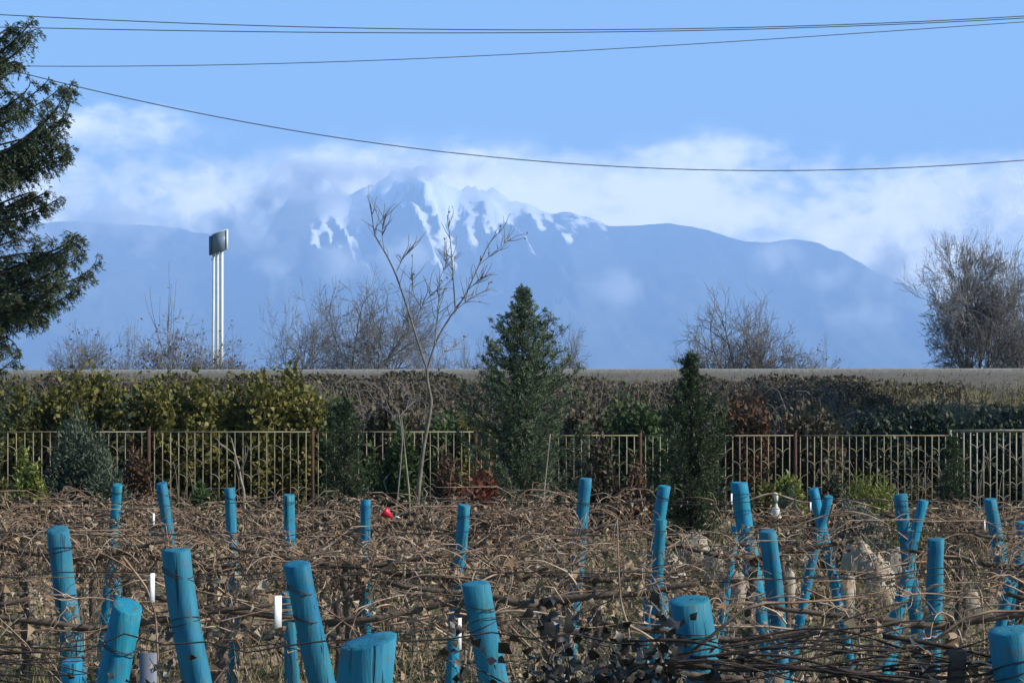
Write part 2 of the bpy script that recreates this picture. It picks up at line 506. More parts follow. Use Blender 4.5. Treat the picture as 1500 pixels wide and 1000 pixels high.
for px, py, rx, ry, where in [(228, 362, 50, 32, "below the left shoulder"), (395, 390, 34, 24, "right of the sign"), (592, 375, 60, 42, "below the snow"),
                       (900, 425, 50, 32, "in the middle of the slope"), (1138, 378, 46, 36, "under the right ridge"), (1216, 411, 36, 24, "low on the right slope"),
                       (1262, 463, 75, 30, "near the foot of the right slope"), (1300, 385, 110, 62, "large, over the right end of the ridge"), (1345, 430, 80, 50, "lower, at the right end of the ridge"), (150, 330, 120, 50, "over the left slope"), (285, 338, 100, 44, "along the left ridge behind the sign pylon"), (360, 318, 80, 50, "in the notch between left ridge and snow peak"), (60, 345, 90, 36, "beside the tall spruce"),
                       (600, 250, 230, 26, "long, over the summit"), (478, 290, 75, 46, "over the left shoulder of the snow peak"), (440, 250, 90, 30, "above the left shoulder of the snow peak"), (370, 350, 70, 40, "low in the notch left of the peak"), (408, 318, 85, 55, "against the steep left side of the snow peak"), (428, 285, 70, 40, "high on the left side of the snow peak"), (1440, 330, 110, 80, "over the right bare tree"), (110, 425, 60, 26, "low behind the spruce"), (505, 385, 50, 40, "pale wisp under the snow")]:
    o = bpy.data.objects.new("cloud", cloud_me); COL.objects.link(o)
    o.location = tuple(at(px, py, 12300.0)); o.scale = (1.35 * rx * 12300 / F, 520 if rx < 80 else 260, 1.35 * ry * 12300 / F)
    tag(o, "white cloud hanging on the mountain, " + where, None, None, "stuff")

# ------------------------------------------------------------------ road on top of the bank
ROAD_Y = 52.0
xx = np.concatenate([[-3000, -800, -200, -60], np.arange(-30, 30.1, .5), [60, 200, 800, 3000]])


def strip(name, prof, m, label, jit=0.0):
    """a long strip along the bank: prof = [(dy, dz)] above the bank's crest line"""
    b = MB(); n = len(prof)
    f = vnoise(hash(name) % 97 if False else len(name) + 3)
    V = []
    for k, (dy, dz) in enumerate(prof):
        zc = 2.95 + 0.0015 * np.clip(xx, -400, 400)
        V.append(np.stack([xx, np.full_like(xx, ROAD_Y + dy) + jit * f(xx * .8, xx * 0 + k) * (k == 0), zc + dz + jit * .2 * f(xx * 1.3, xx * 0 + k + 5) * (k == 0)], -1))
    V = np.concatenate(V); q = []
    for k in range(n - 1):
        for i in range(len(xx) - 1):
            a = k * len(xx) + i
            q.append([a, a + 1, a + len(xx) + 1, a + len(xx)])
    b.add(V, q)
    return tag(b.build(name, m), kind="structure", label=label)


gravel = rough_mat("roadside_gravel", [(.07, .064, .052), (.12, .11, .09), (.17, .158, .13)], 30, .95, .6)
kerbm = rough_mat("pale_concrete", [(.17, .165, .14), (.25, .24, .21), (.32, .31, .28)], 14, .9, .4)
asph = rough_mat("asphalt", [(.04, .04, .042), (.055, .055, .057)], 60, .9, .3)
strip("roadside_gravel", [(-1.7, -.60), (-.75, -.07), (0, 0.045), (.9, 0.05)], gravel, "grey gravel shoulder below the road edge", .5)
strip("kerb", [(.9, -.05), (.9, .12), (.93, .15), (1.12, .15), (1.12, -.05)], kerbm, "pale low concrete kerb along the road on the bank")
strip("road", [(1.12, .055), (9.5, .06), (10.2, .0)], asph, "asphalt road on top of the bank")
wl = rough_mat("road_paint", [(.6, .6, .58), (.75, .75, .72)], 20, .8, .1)
strip("road_marking", [(1.45, .062), (1.57, .062)], wl, "white edge line of the road")

# ------------------------------------------------------------------ sign pylon
white = rough_mat("white_painted_steel", [(.62, .65, .6), (.78, .8, .76)], 3, .45, .05)
dark = rough_mat("dark_sign_face", [(.13, .185, .24), (.16, .22, .28)], 2, .4, .05)
rimm = rough_mat("pale_sign_edge", [(.5, .52, .54), (.6, .62, .64)], 3, .5, .05)
PY = 120.0
k = PY / F
p0 = at(318, 622, PY)
sign = thing("sign_pylon", "tall pylon of three white posts carrying a dark square sign box beyond the road", "sign", (p0[0], PY, 0.2))
for dx0, dx1 in ((-7, -4.5), (0, 1), (6.5, 7)):
    b = MB()
    zt = EYE - (366 - HY) * k - .2
    xa, xb = dx0 * k * 1.0, dx1 * k
    b.tube([(xa, 0, 0), ((xa + xb) / 2, 0, zt / 2), (xb, 0, zt)], .075, 12)
    b.tube([(xa, 0, 0), (xa, 0, .12)], .16, 12)
    b.build("post", white, sign, True)
zc = EYE - (355 - HY) * k - .2
cx0 = (320 - 318) * k


def slab(b, x0, x1, z00, z01, z10, z11, y0, y1):
    """upright slab: left edge z00..z01, right edge z10..z11"""
    V = [(x0, y0, z00), (x1, y0, z10), (x1, y0, z11), (x0, y0, z01), (x0, y1, z00), (x1, y1, z10), (x1, y1, z11), (x0, y1, z01)]
    b.add(V, [[0, 1, 2, 3], [5, 4, 7, 6], [1, 5, 6, 2], [4, 0, 3, 7], [3, 2, 6, 7], [4, 5, 1, 0]])


def zz(py): return EYE - (py - HY) * k - .2
def xx_(px): return (px - 318) * k
b = MB(); slab(b, xx_(312.5), xx_(332.3), zz(372), zz(345), zz(365), zz(338), -.35, .2); b.build("sign_box", dark, sign)
greyface = rough_mat("grey_sign_side", [(.10, .13, .17), (.13, .16, .20)], 2, .5, .05)
b = MB(); slab(b, xx_(307), xx_(312.4), zz(374), zz(347), zz(372.2), zz(345.2), -.25, .2); b.build("side_panel", greyface, sign)
b = MB(); slab(b, xx_(332.4), xx_(333.8), zz(365.5), zz(336.5), zz(365), zz(336), -.36, .21)
slab(b, xx_(312), xx_(332.4), zz(344.9), zz(343.9), zz(337.9), zz(336.6), -.36, .21)
b.build("frame", rimm, sign)
b = MB(); b.box((xx_(318), .0, zz(380)), (.28, .04, .03)); b.build("cross_bar", white, sign)

# ------------------------------------------------------------------ overhead cables
cab = rough_mat("black_cable", [(.05, .055, .065), (.08, .085, .10)], 3, .7, .0)
CABLES = [([(0, 22), (250, 33), (500, 41), (750, 45), (1000, 41.5), (1250, 36), (1500, 24)], 42.0, .0085, "upper of the two close overhead cables across the top of the sky"),
          ([(0, 40), (250, 45), (500, 48), (750, 48), (1000, 46), (1250, 38), (1500, 27)], 42.6, .0085, "lower of the two close overhead cables across the top of the sky"),
          ([(0, 97), (200, 96.5), (500, 90), (800, 78), (1000, 67), (1200, 51), (1500, 33)], 47.0, .008, "thin overhead cable that climbs from left to meet the top pair on the right"),
          ([(0, 98), (110, 128), (300, 167), (500, 202), (750, 233), (930, 246), (1100, 250), (1300, 246), (1500, 235)], 36.0, .0075, "single sagging overhead cable hanging low across the clouds")]
for pts, cy, r, lab in CABLES:
    pts = np.array(pts, float)
    co = np.polyfit(pts[:, 0], pts[:, 1], 4 if len(pts) > 8 else 2 if False else 3)
    pxs = np.linspace(-160, 1660, 70)
    pys = np.polyval(co, pxs)
    d = cy + (pxs - 750) * .002
    P = np.stack([(pxs - HX) * d / F, d, EYE - (pys - HY) * d / F], -1)
    b = MB(); b.tube(P, r, 6, False)
    tag(b.build("overhead_cable", cab), lab, "cable", "overhead cables")

# ------------------------------------------------------------------ iron fence
cream = rough_mat("weathered_cream_paint", [(.09, .055, .035), (.22, .19, .115), (.32, .285, .175)], 5, .7, .2)
pale = rough_mat("pale_grey_paint", [(.14, .11, .07), (.27, .245, .18), (.36, .335, .255)], 5, .6, .2)
rust = rough_mat("rusty_steel", [(.035, .02, .015), (.09, .045, .03), (.13, .07, .045)], 9, .9, .4)


def fence_panel(w, n, h, zb, br=.0068, rail=True, seed=0, phase=0):
    b = MB(); rg = np.random.default_rng(seed)
    xs_ = (np.arange(n) + .5) * w / n
    sp = w / n
    for i, x in enumerate(xs_):
        lean = rg.normal() * .008
        b.box((x, 0, zb + h / 2), (br, br, h / 2))
    if rail:
        b.box((w / 2, .0, zb + h - .009), (w / 2, .012, .007))
        b.box((w / 2, .0, zb + .08), (w / 2, .014, .012))
    for i in range(n):
        if (i + phase) % 2: continue
        col = ((i + phase) // 2) % 2
        for lv in range(4):
            z0 = zb + h - .30 - (.19 if col else 0) - lv * .39
            if z0 < zb + .1: continue
            for sgn in (-1, 1):
                x0, x1 = xs_[i], xs_[i] + sgn * sp
                if x1 < 0 or x1 > w: continue
                a = np.linspace(0, math.pi / 2, 7)
                b.tube(np.stack([x0 + (x1 - x0) * (1 - np.cos(a)), np.full(7, -.010), z0 + .10 * np.sin(a)], -1), .0055, 4, False)
            b.tube([(x0, -.010, z0 - .03), (x0, -.010, z0 + .012)], .010, 5)
    return b


FX = [220, 460, 699, 940, 1167, 1395, 1630]
# x positions in the photo of the fence's posts; the fence runs from near left to far right


def fpos(px):
    t = (px - HX) / F
    y = 35.3 / (1 - .33 * t)
    return np.array([t * y, y])


fence_px = [-260, -20] + FX
main = thing("iron_fence", "long weathered cream wrought iron fence with leaf scrolls behind the vineyard", "fence", (*fpos(fence_px[0]), .45))
o0 = np.array([*fpos(fence_px[0]), .45])
far = thing("iron_fence", "short paler iron fence section with a thick top rail at the right edge", "fence", (*fpos(1397), .45))
o1 = np.array([*fpos(1397), .45])
for i in range(len(fence_px) - 1):
    A, B = fpos(fence_px[i]), fpos(fence_px[i + 1])
    if i == len(fence_px) - 2: A = fpos(1397)
    w = float(np.linalg.norm(B - A)); n = max(8, int(round(w / .118)))
    last = i == len(fence_px) - 2
    h = (EYE - (631.5 - HY) * A[1] / F) - .55 if last or i < 4 else (EYE - (637 - HY) * A[1] / F) - .55
    b = fence_panel(w - .06, n, h, .10,   .0088 if last else .0062, True, i, i % 2)
    if last:
        b.box((w / 2 - .03, 0, .10 + h + .012), (w / 2 - .03, .022, .016))
    o = b.build("panel", pale if last else cream, far if last else main)
    base = o1 if last else o0
    o.location = (A[0] - base[0], A[1] - base[1], 0)
    o.rotation_euler = (0, 0, math.atan2(B[1] - A[1], B[0] - A[0]))
    if not last and i > 0:
        b = MB(); b.box((-.02, 0, (h + .12) / 2), (.022, .022, (h + .12) / 2 + .03)); b.box((-.02, 0, h + .157), (.027, .027, .007))
        o = b.build("fence_post", rust, main); o.location = (A[0] - base[0], A[1] - base[1], 0)
b = MB(); b.box((-.05, .01, (h + .12) / 2), (.022, .022, (h + .12) / 2)); o = b.build("fence_post", pale, far)

# ------------------------------------------------------------------ bare trees
barkd = rough_mat("grey_brown_bark", [(.10, .094, .09), (.175, .165, .155), (.25, .24, .22)], 12, .9, .4)
barkl = rough_mat("pale_bark", [(.16, .13, .10), (.27, .23, .17), (.38, .34, .27)], 10, .9, .4)


def branch(b, rng, p, d, L, r, depth, spread, up, k=5, tips=None, minr=.004):
    n = 5
    P = [p]; dd = d / np.linalg.norm(d)
    for i in range(n):
        dd = dd + rng.normal(size=3) * .13 + np.array([0, 0, up * .10])
        dd /= np.linalg.norm(dd)
        P.append(P[-1] + dd * L / n)
    P = np.array(P)
    R = np.linspace(r, max(minr, r * .58), n + 1)
    b.tube(P, R, max(3, k), False)
    if tips is not None: tips.append(P[-1])
    if depth <= 0: return
    nb = rng.integers(3, 5) if depth > 1 else rng.integers(3, 6)
    for j in range(nb):
        t = rng.uniform(.25, 1.0) if j else 1.0
        q = P[0] + 0
        idx = min(n - 1, int(t * n)); fr = t * n - idx
        q = P[idx] * (1 - fr) + P[idx + 1] * fr
        a = rng.normal(size=3); a -= a.dot(dd) * dd; a /= np.linalg.norm(a) + 1e-9
        nd = dd * math.cos(spread) + a * math.sin(spread) * rng.uniform(.6, 1.25)
        if j == 0: nd = dd + a * .3
        branch(b, rng, q, nd, L * rng.uniform(.55, .85), max(minr, r * rng.uniform(.45, .65)), depth - 1, spread, up, k - 1, tips, minr)


def bare_tree(px, top, Yd, wid, seed, label, dirs=None, depth=5, base=.3, group=None, r=.12, bark=None, leafm=None, nleaf=0, spread=.8, up=.05, twig=.006):
    """a leafless tree whose crown tops out at the photo's row `top`, `wid` photo pixels wide"""
    rng = np.random.default_rng(seed)
    zt = EYE - (top - HY) * Yd / F - base
    X0 = (px - HX) * Yd / F
    hw = wid / 2 * Yd / F
    t = thing("bare_tree", label, "tree", (X0, Yd, base), 0, group)
    b = MB(); tb = MB()
    trunk_h = zt * .28
    tb.tube([(0, 0, -.3), (.03, 0, trunk_h * .5), (0, .02, trunk_h)], [r * 1.25, r, r * .85], 9)
    nmain = dirs or 6
    tips = []
    for j in range(nmain):
        a = j * 2.4 + rng.uniform(0, .8)
        lean = rng.uniform(.35, 1.35)
        d = np.array([math.cos(a) * lean * hw / (zt * .5), math.sin(a) * lean * hw / (zt * .5), 1.0])
        branch(b, rng, np.array([0, 0, trunk_h * rng.uniform(.7, 1)]), d, zt * .30, r * .62, depth, spread, up, 6, tips, twig)
    V = np.concatenate(b.v)
    sz = (zt) / np.percentile(V[:, 2], 99.9)
    sx = hw / np.percentile(np.abs(V[:, 0]), 97.0)
    b.v = [np.stack([v[:, 0] * sx, v[:, 1] * sx, v[:, 2] * sz], -1) for v in b.v]
    tb.build("trunk", bark or barkd, t, True)
    b.build("crown", bark or barkd, t)
    if nleaf:
        T = np.array(tips) * np.array([sx, sx, sz])
        T = T[rng.integers(0, len(T), nleaf)] + rng.normal(size=(nleaf, 3)) * .06
        lb = MB(); lb.leaves(T, rng.normal(size=(nleaf, 3)), rng.normal(size=(nleaf, 3)), rng.uniform(.06, .13, nleaf), rng.uniform(.05, .09, nleaf))
        lb.build("leaves", leafm, t)
    return t


greyleaf = leaf_mat("dry_brown_leaf", [(.07, .045, .03), (.16, .10, .06), (.22, .15, .09)], .7, .2)
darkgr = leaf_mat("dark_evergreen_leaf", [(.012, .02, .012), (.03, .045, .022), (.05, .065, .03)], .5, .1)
bare_tree(1073, 424, 78, 185, 11, "rounded bare tree with forked limbs standing behind the road, right of centre", depth=5, r=.17, dirs=11)
bare_tree(1436, 350, 76, 215, 12, "largest bare tree, fan of many upright limbs at the right edge beyond the road", depth=6, r=.16, dirs=8, twig=.007, spread=.65, up=.1)
bare_tree(1500, 372, 80, 160, 19, "bare tree crowding behind the largest one at the far right edge", depth=5, r=.14, dirs=7)
bare_tree(450, 416, 82, 150, 13, "bare tree with crooked limbs behind the road, left of the slim young tree", depth=5, r=.12)
bare_tree(545, 405, 80, 160, 14, "fine twigged bare tree behind the road directly behind the slim young tree", depth=5, r=.12)
bare_tree(618, 455, 84, 110, 15, "low bare tree behind the road between slim young tree and conifer", depth=5, r=.10, bark=barkd)
bare_tree(700, 470, 82, 70, 16, "small bare tree peeping out left of the centre conifer", depth=4, r=.08)
bare_tree(825, 470, 80, 60, 17, "small bare tree peeping out right of the centre conifer", depth=4, r=.08)
bare_tree(245, 468, 84, 190, 21, "bushy bare tree with brown leaves beyond the road left of the sign pylon", depth=5, r=.10, dirs=9, leafm=greyleaf, nleaf=1500)
bare_tree(300, 480, 80, 100, 22, "brown bushy bare tree right behind the sign pylon", depth=5, r=.09, leafm=greyleaf, nleaf=500)
bare_tree(120, 478, 84, 110, 23, "low bare bushy tree beyond the road near the tall spruce", depth=5, r=.09, leafm=greyleaf, nleaf=300)
bare_tree(185, 462, 82, 50, 24, "thin upright bare sapling beyond the road with a few leaves at its tip", depth=3, r=.05, leafm=greyleaf, nleaf=25, spread=.6, up=.6, dirs=3)
bare_tree(248, 385, 80, 55, 25, "tallest thin sapling left of the sign pylon with single leaves left on top", depth=1, r=.05, leafm=greyleaf, nleaf=16, spread=.3, up=1., twig=.004, dirs=3)
bare_tree(1165, 492, 82, 90, 26, "low brownish bare bush right beside the rounded bare tree", depth=4, r=.07, leafm=greyleaf, nleaf=260)
bare_tree(1215, 505, 84, 70, 27, "lowest bare bush on the skyline near the gap of open sky", depth=4, r=.06)
bare_tree(1005, 500, 84, 60, 28, "low bare bush on the skyline behind the dark narrow conifer", depth=4, r=.05)
bare_tree(40, 518, 84, 90, 29, "very low bare bush on the skyline below the tall spruce", depth=4, r=.05)


# dense dark shrubs on the skyline
def leaf_shrub(name, c, rx, ry, rz, n, m, seed, label, cat="shrub", group=None, ll=(.05, .09), lw=.5, up=.6, clumps=18, stems=12, stem_m=None, shape=.5, base=None, lift=0.0):
    """c: base point; a shrub of leaf clumps on stems, rx/ry/rz its half widths and its height"""
    rng = np.random.default_rng(seed)
    t = thing(name, label, cat, c, 0, group)
    C = rng.normal(size=(clumps, 3)); C /= np.linalg.norm(C, axis=1)[:, None]
    C *= rng.uniform(.25, .82, (clumps, 1)) ** .6
    C[:, 2] = np.abs(C[:, 2]) * .9
    C[:, 2] = C[:, 2] * (1 - shape * rng.random(clumps) * .5)
    if lift: C[:, 2] = lift + (.76 - lift) * rng.random(clumps) * np.sqrt(np.clip(1 - C[:, 0] ** 2, .05, 1)); C[:, 0] *= 1.25
    rad = rng.uniform(.16, .36, clumps)
    ci = rng.integers(0, clumps, n)
    off = rng.normal(size=(n, 3)); off /= np.linalg.norm(off, axis=1)[:, None]
    off *= (rng.random((n, 1)) ** .45)
    P = C[ci] + off * rad[ci][:, None]
    stray = rng.random(n) < .22
    P[stray] += rng.normal(size=(stray.sum(), 3)) * .08
    P[:, 2] = np.abs(P[:, 2])
    P = P * np.array([rx, ry, rz])
    D = off * np.array([1, 1, 1.0]) + np.array([0, 0, up]) + rng.normal(size=(n, 3)) * .6
    N = off + rng.normal(size=(n, 3)) * .5 + np.array([0, 0, .5])
    b = MB(); L = rng.uniform(ll[0], ll[1], n)
    b.leaves(P, D, N, L, L * lw)
    b.build("foliage", m, t)
    b = MB()
    for j in range(stems + 8):
        e = C[rng.integers(0, clumps)] * np.array([rx, ry, rz]) * rng.uniform(.9, 1.3)
        s0 = np.array([rng.normal() * rx * .15, rng.normal() * ry * .15, -.1])
        mid = (s0 + e) / 2 + rng.normal(size=3) * .08 * rz
        b.tube([s0, mid, e], [.014, .01, .004], 5, False)
    b.build("stems", stem_m or barkd, t)
    return t


def on_bank(px, py, guess=None):
    """the point of the ground that the photo shows at (px, py)"""
    for Yd in np.arange(36.5, 53.5, .05):
        p = at(px, py, Yd)
        if p[2] <= float(height(p[0], Yd)): return np.array([p[0], Yd, float(height(p[0], Yd))])
    return np.array([at(px, py, 52)[0], 52, float(height(0, 52))])


for px, py, w_, h_, sd, lab in [(165, 505, 50, 36, 1, "dark green shrub on the skyline behind the road, left of the sign pylon"),
                               (135, 515, 36, 24, 2, "small dark shrub on the skyline left of the bigger dark shrub"),
                               (215, 505, 50, 36, 3, "dark brown green shrub on the skyline just left of the sign pylon"),
                               (1400, 490, 80, 50, 4, "dark low shrub under the largest bare tree on the right skyline"),
                               (1470, 470, 90, 70, 5, "dark dense shrub under the bare trees at the right edge of the skyline"),
                               (1110, 492, 60, 46, 6, "small evergreen shrub at the foot of the rounded bare tree")]:
    Yd = 74.0; s_ = Yd / F
    leaf_shrub("skyline_shrub", (at(px, 600, Yd)[0], Yd, .3), w_ / 2 * s_, w_ / 2 * s_, EYE - (py - HY) * s_ - .3 + 0 * h_, 2200, darkgr if sd not in (3, 6) else greyleaf, 40 + sd, lab, ll=(.08, .16), clumps=26)

# ------------------------------------------------------------------ vegetation of the bank
bram = leaf_mat("bramble_leaf", [(.02, .02, .012), (.055, .05, .024), (.10, .062, .048), (.07, .08, .03), (.15, .115, .08), (.24, .21, .14)], .6, .15, nscale=1.3)
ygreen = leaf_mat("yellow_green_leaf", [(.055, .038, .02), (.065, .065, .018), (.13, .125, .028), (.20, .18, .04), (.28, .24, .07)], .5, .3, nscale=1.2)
ggreen = leaf_mat("grey_green_leaf", [(.03, .045, .028), (.06, .085, .05), (.10, .125, .085), (.16, .18, .13)], .6, .2)
glossy = leaf_mat("glossy_green_leaf", [(.018, .035, .014), (.04, .07, .024), (.07, .10, .035), (.12, .14, .055)], .6, .2, .15)
brownl = leaf_mat("rust_brown_leaf", [(.05, .028, .018), (.10, .055, .03), (.15, .09, .05)], .7, .2)
redl = leaf_mat("red_leaf", [(.06, .02, .015), (.16, .045, .025), (.26, .09, .045)], .6, .25)
strawl = leaf_mat("straw_grass", [(.07, .075, .025), (.14, .13, .055), (.22, .19, .10), (.30, .25, .15)], .8, .2, nscale=.8)
grassl = leaf_mat("green_grass", [(.03, .05, .014), (.06, .085, .025), (.12, .13, .045), (.18, .16, .08)], .7, .25, nscale=.8)
silver = leaf_mat("silver_leaf", [(.09, .10, .08), (.15, .165, .13), (.21, .22, .18)], .8, .15)
twigm = rough_mat("grey_twig", [(.10, .08, .07), (.18, .15, .13), (.26, .23, .19)], 20, .9, .0)

lime = leaf_mat("lime_green_leaf", [(.06, .08, .02), (.14, .17, .035), (.25, .27, .06), (.36, .35, .12)], .5, .3)
rng = np.random.default_rng(77)
f5, f6 = vnoise(21), vnoise(22)
# bramble thicket: leaves and arching stems over the bank
n = 230000
X = rng.uniform(-12.5, 12.5, n); Yv = 37.0 + rng.random(n) * 14.2
Yv = np.where(rng.random(n) < .2, fence_y(X) + 1.0 + rng.random(n) * 2.5, Yv)
hh_ = .10 + 1.05 * np.clip(f5(X * .8, Yv * .8) + .22, 0, 1) ** 1.2 + .45 * f6(X * 2, Yv * 2)
hh_ = np.where(Yv > 48.5, np.maximum(hh_, .34 * (X < 7)), hh_)
hh_ *= 1 - .95 * sm(6.6, 8.2, X) * sm(43, 46, Yv)
lim = EYE + (HY - (549 + 26 * np.clip(f6(X * 1.3 + 5, Yv * .4) + .15, -.2, 1))) * Yv / F - height(X, Yv)
hh_ = np.minimum(hh_, lim)
keep = (hh_ > .03) & (Yv > fence_y(X) + .8)
X, Yv, hh_ = X[keep], Yv[keep], hh_[keep]
n = len(X)
zf = rng.random(n) ** .6
P = np.stack([X + rng.normal(size=n) * .04, Yv, height(X, Yv) + zf * np.maximum(hh_, .05)], -1)
D = rng.normal(size=(n, 3)) + np.array([0, -.4, .1]); N = rng.normal(size=(n, 3)) + np.array([0, -.6, .9])
b = MB(); L = rng.uniform(.04, .10, n)
b.leaves(P, D, N, L, L * .7)
bt = tag(b.build("brambles", bram), "brown and dull green bramble thicket covering the bank behind the fence", kind="stuff")
b = MB()
for j in range(2600):
    x = rng.uniform(-12, 12); y = rng.uniform(float(fence_y(x)) + 1, 50.5)
    h = (.3 + .9 * max(0, float(f5(x * .55, y * .55)) + .45)) * rng.uniform(.7, 1.25) * (1 - .7 * float(sm(48.5, 51, y)))
    z0 = float(height(x, y)); h = min(h, EYE + (HY - 558) * y / F - z0)
    if h < .05: continue
    
    if x > 7 and y > 44 and rng.random() < .9: continue
    dx = rng.normal() * .5; dy = rng.normal() * .3
    t_ = np.linspace(0, 1, 6)
    b.tube(np.stack([x + dx * t_ ** 1.5, y + dy * t_, z0 + h * np.sin(t_ * rng.uniform(1.6, 2.6))], -1), np.linspace(.008, .0035, 6), 3, False)
b.build("bramble_stems", twigm, bt)["kind"] = "stuff"

# sunlit rough grass at the top of the bank
def grass(name, label, pts, hmin, hmax, m, seed, w=.006, lean=.35):
    rg = np.random.default_rng(seed); n = len(pts)
    D = rg.normal(size=(n, 3)) * lean; D[:, 2] = 1
    b = MB(); b.slivers(pts, D, rg.uniform(hmin, hmax, n), w * rg.uniform(.7, 1.5, n), rg)
    return tag(b.build(name, m), label, kind="stuff")

n = 60000
X = rng.uniform(-12.5, 12.5, n); Yv = rng.uniform(43, 51.6, n)
keep = (X > 6.5) | (Yv > 49.8)
keep &= rng.random(n) < sm(0, 1.2, f5(X * .9, Yv * .9) + 1.0)
X, Yv = X[keep], Yv[keep]
grass("bank_grass", "short straw and green grass along the top of the bank below the road", np.stack([X, Yv, height(X, Yv)], -1), .06, .22, strawl, 5, .016, .6)

for px, py, w_, top, m, sd, lab in [  # darker leaf colours also stand in for the shade behind the fence
        (240, 625, 80, 556, ygreen, 1, "yellow green ivy bush on the bank, left one of the bright trio above the fence"),
        (325, 628, 90, 560, ygreen, 2, "yellow green ivy bush in the middle of the bright trio above the fence"),
        (412, 632, 85, 553, ygreen, 3, "yellow green ivy bush on the bank, right one of the bright trio above the fence"),
        (35, 640, 60, 560, ygreen, 4, "yellow green bush on the bank under the tall spruce"),
        (128, 560, 70, 542, ygreen, 5, "thin yellow green bush reaching up to the road, left of the sign pylon"),
        (490, 650, 60, 585, glossy, 6, "dark green bush on the bank behind the fence, left of the slim young tree"),
        (575, 640, 70, 580, bram, 7, "dull mixed bush on the bank behind the slim young tree"),
        (185, 630, 60, 575, darkgr, 8, "dark shrub on the bank left of the bright yellow green trio"),
        (85, 630, 70, 590, bram, 13, "dark olive shrub on the bank behind the grey green shrub"),
        (650, 640, 60, 600, glossy, 14, "dark shrub on the bank between the slim young tree and the centre conifer"),
        (850, 640, 60, 585, bram, 15, "olive shrub on the bank at the right shoulder of the centre conifer"),
        (925, 640, 80, 590, glossy, 9, "dull green shrub on the bank between the two big conifers"),
        (1090, 640, 70, 575, brownl, 10, "reddish brown bush on the bank right of the dark narrow conifer"),
        (1190, 636, 90, 595, bram, 11, "olive brown shrub on the bank above the fence, under the rounded bare tree"),
        (1290, 636, 80, 600, darkgr, 16, "dark shaded shrub on the bank, left one of the shaded three"),  # dark leaf colour of these three carries part of the bank's shadow
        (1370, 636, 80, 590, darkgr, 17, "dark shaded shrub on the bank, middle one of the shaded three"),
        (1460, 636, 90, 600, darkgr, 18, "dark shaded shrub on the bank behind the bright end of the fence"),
        (690, 640, 40, 612, ygreen, 12, "small light green plant on the bank just left of the centre conifer")]:
    Yd = float(fence_y((px - HX) * 38 / F)) + 2.1; s_ = Yd / F
    x0 = (px - HX) * s_; g0 = np.array([x0, Yd, float(height(x0, Yd))])
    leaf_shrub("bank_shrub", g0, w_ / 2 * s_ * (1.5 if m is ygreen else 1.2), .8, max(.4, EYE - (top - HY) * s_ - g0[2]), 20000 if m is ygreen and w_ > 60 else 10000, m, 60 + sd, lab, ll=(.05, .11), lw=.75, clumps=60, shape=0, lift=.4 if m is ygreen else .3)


# ------------------------------------------------------------------ garden shrubs in front of the fence
def garden(name, px, top, w_, Yd, m, n, sd, lab, cat="shrub", **kw):
    s_ = Yd / F; x = (px - HX) * s_
    z0 = float(height(x, Yd))
    zt = EYE - (top - HY) * s_
    kw.setdefault('ry', w_ / 2 * s_)
    ry = kw.pop('ry')
    return leaf_shrub(name, (x, Yd, z0), w_ / 2 * s_, ry, zt - z0, n, m, sd, lab, cat, **kw)


garden("garden_shrub", 47, 640, 66, 29.5, lime, 9000, 101, "yellow green leafy shrub before the left end of the fence", clumps=30)
garden("garden_shrub", 8, 655, 50, 31.0, ygreen, 3500, 102, "olive shrub at the very left end of the fence", clumps=20)
garden("olive_shrub", 125, 606, 135, 30.0, ggreen, 26000, 103, "broad grey green shrub hiding the fence at left", lw=.28, ll=(.05, .10), clumps=46, shape=.2, stems=22)
garden("garden_shrub", 200, 640, 60, 30.6, brownl, 3600, 104, "thin brown twiggy shrub between the grey green shrub and open fence", lw=.5, clumps=22, stems=40, stem_m=twigm)
garden("garden_shrub", 590, 610, 75, 31.5, glossy, 9000, 105, "glossy green shrub behind the stem of the slim young tree", ll=(.05, .12), clumps=30)
garden("garden_shrub", 548, 640, 50, 32.0, glossy, 4500, 106, "dark glossy shrub beside the dark green column bush", clumps=20)
garden("red_shrub", 705, 665, 75, 26.0, redl, 6500, 107, "red leaved shrub at the foot of the centre conifer", clumps=24, stems=30)
garden("garden_shrub", 655, 650, 60, 29.0, brownl, 4500, 108, "rust brown shrub left of the red leaved shrub", clumps=22, stems=30)
garden("garden_shrub", 875, 625, 80, 31.5, bram, 6500, 109, "dull brown twiggy shrub against the fence right of the centre conifer", clumps=26, stems=50, stem_m=twigm)
garden("garden_shrub", 925, 650, 70, 30.5, brownl, 3200, 110, "sparse tan shrub against the fence left of the dark narrow conifer", clumps=24, stems=60, stem_m=twigm)
garden("garden_shrub", 1152, 661, 66, 30.0, lime, 7000, 111, "bright green leafy shrub before the fence right of the dark narrow conifer", clumps=22)
garden("garden_shrub", 1118, 683, 50, 28.5, ygreen, 4500, 112, "dark yellow green shrub above the white bottle", clumps=20)
garden("garden_shrub", 1270, 678, 100, 29.0, lime, 12000, 113, "fine leaved light green shrub before the fence at right", lw=.2, clumps=30)
garden("garden_shrub", 1305, 696, 74, 27.5, lime, 6000, 114, "low yellow green cushion shrub right of the fine leaved one", lw=.4, ll=(.03, .05), clumps=30)
garden("dwarf_conifer", 1222, 680, 44, 28.0, darkgr, 12000, 115, "dark green dwarf conifer beside the pair of leaning posts", lw=.25, ll=(.03, .06), clumps=40, shape=.1)
garden("dwarf_conifer", 1155, 697, 38, 26.5, ggreen, 8000, 116, "small rounded dull green conifer behind the white bottle", lw=.25, ll=(.02, .045), clumps=40, shape=.1)
garden("silver_shrub", 1250, 722, 105, 25.0, silver, 15000, 117, "silver grey cushion plant among the rocks", lw=.3, ll=(.03, .06), clumps=40)
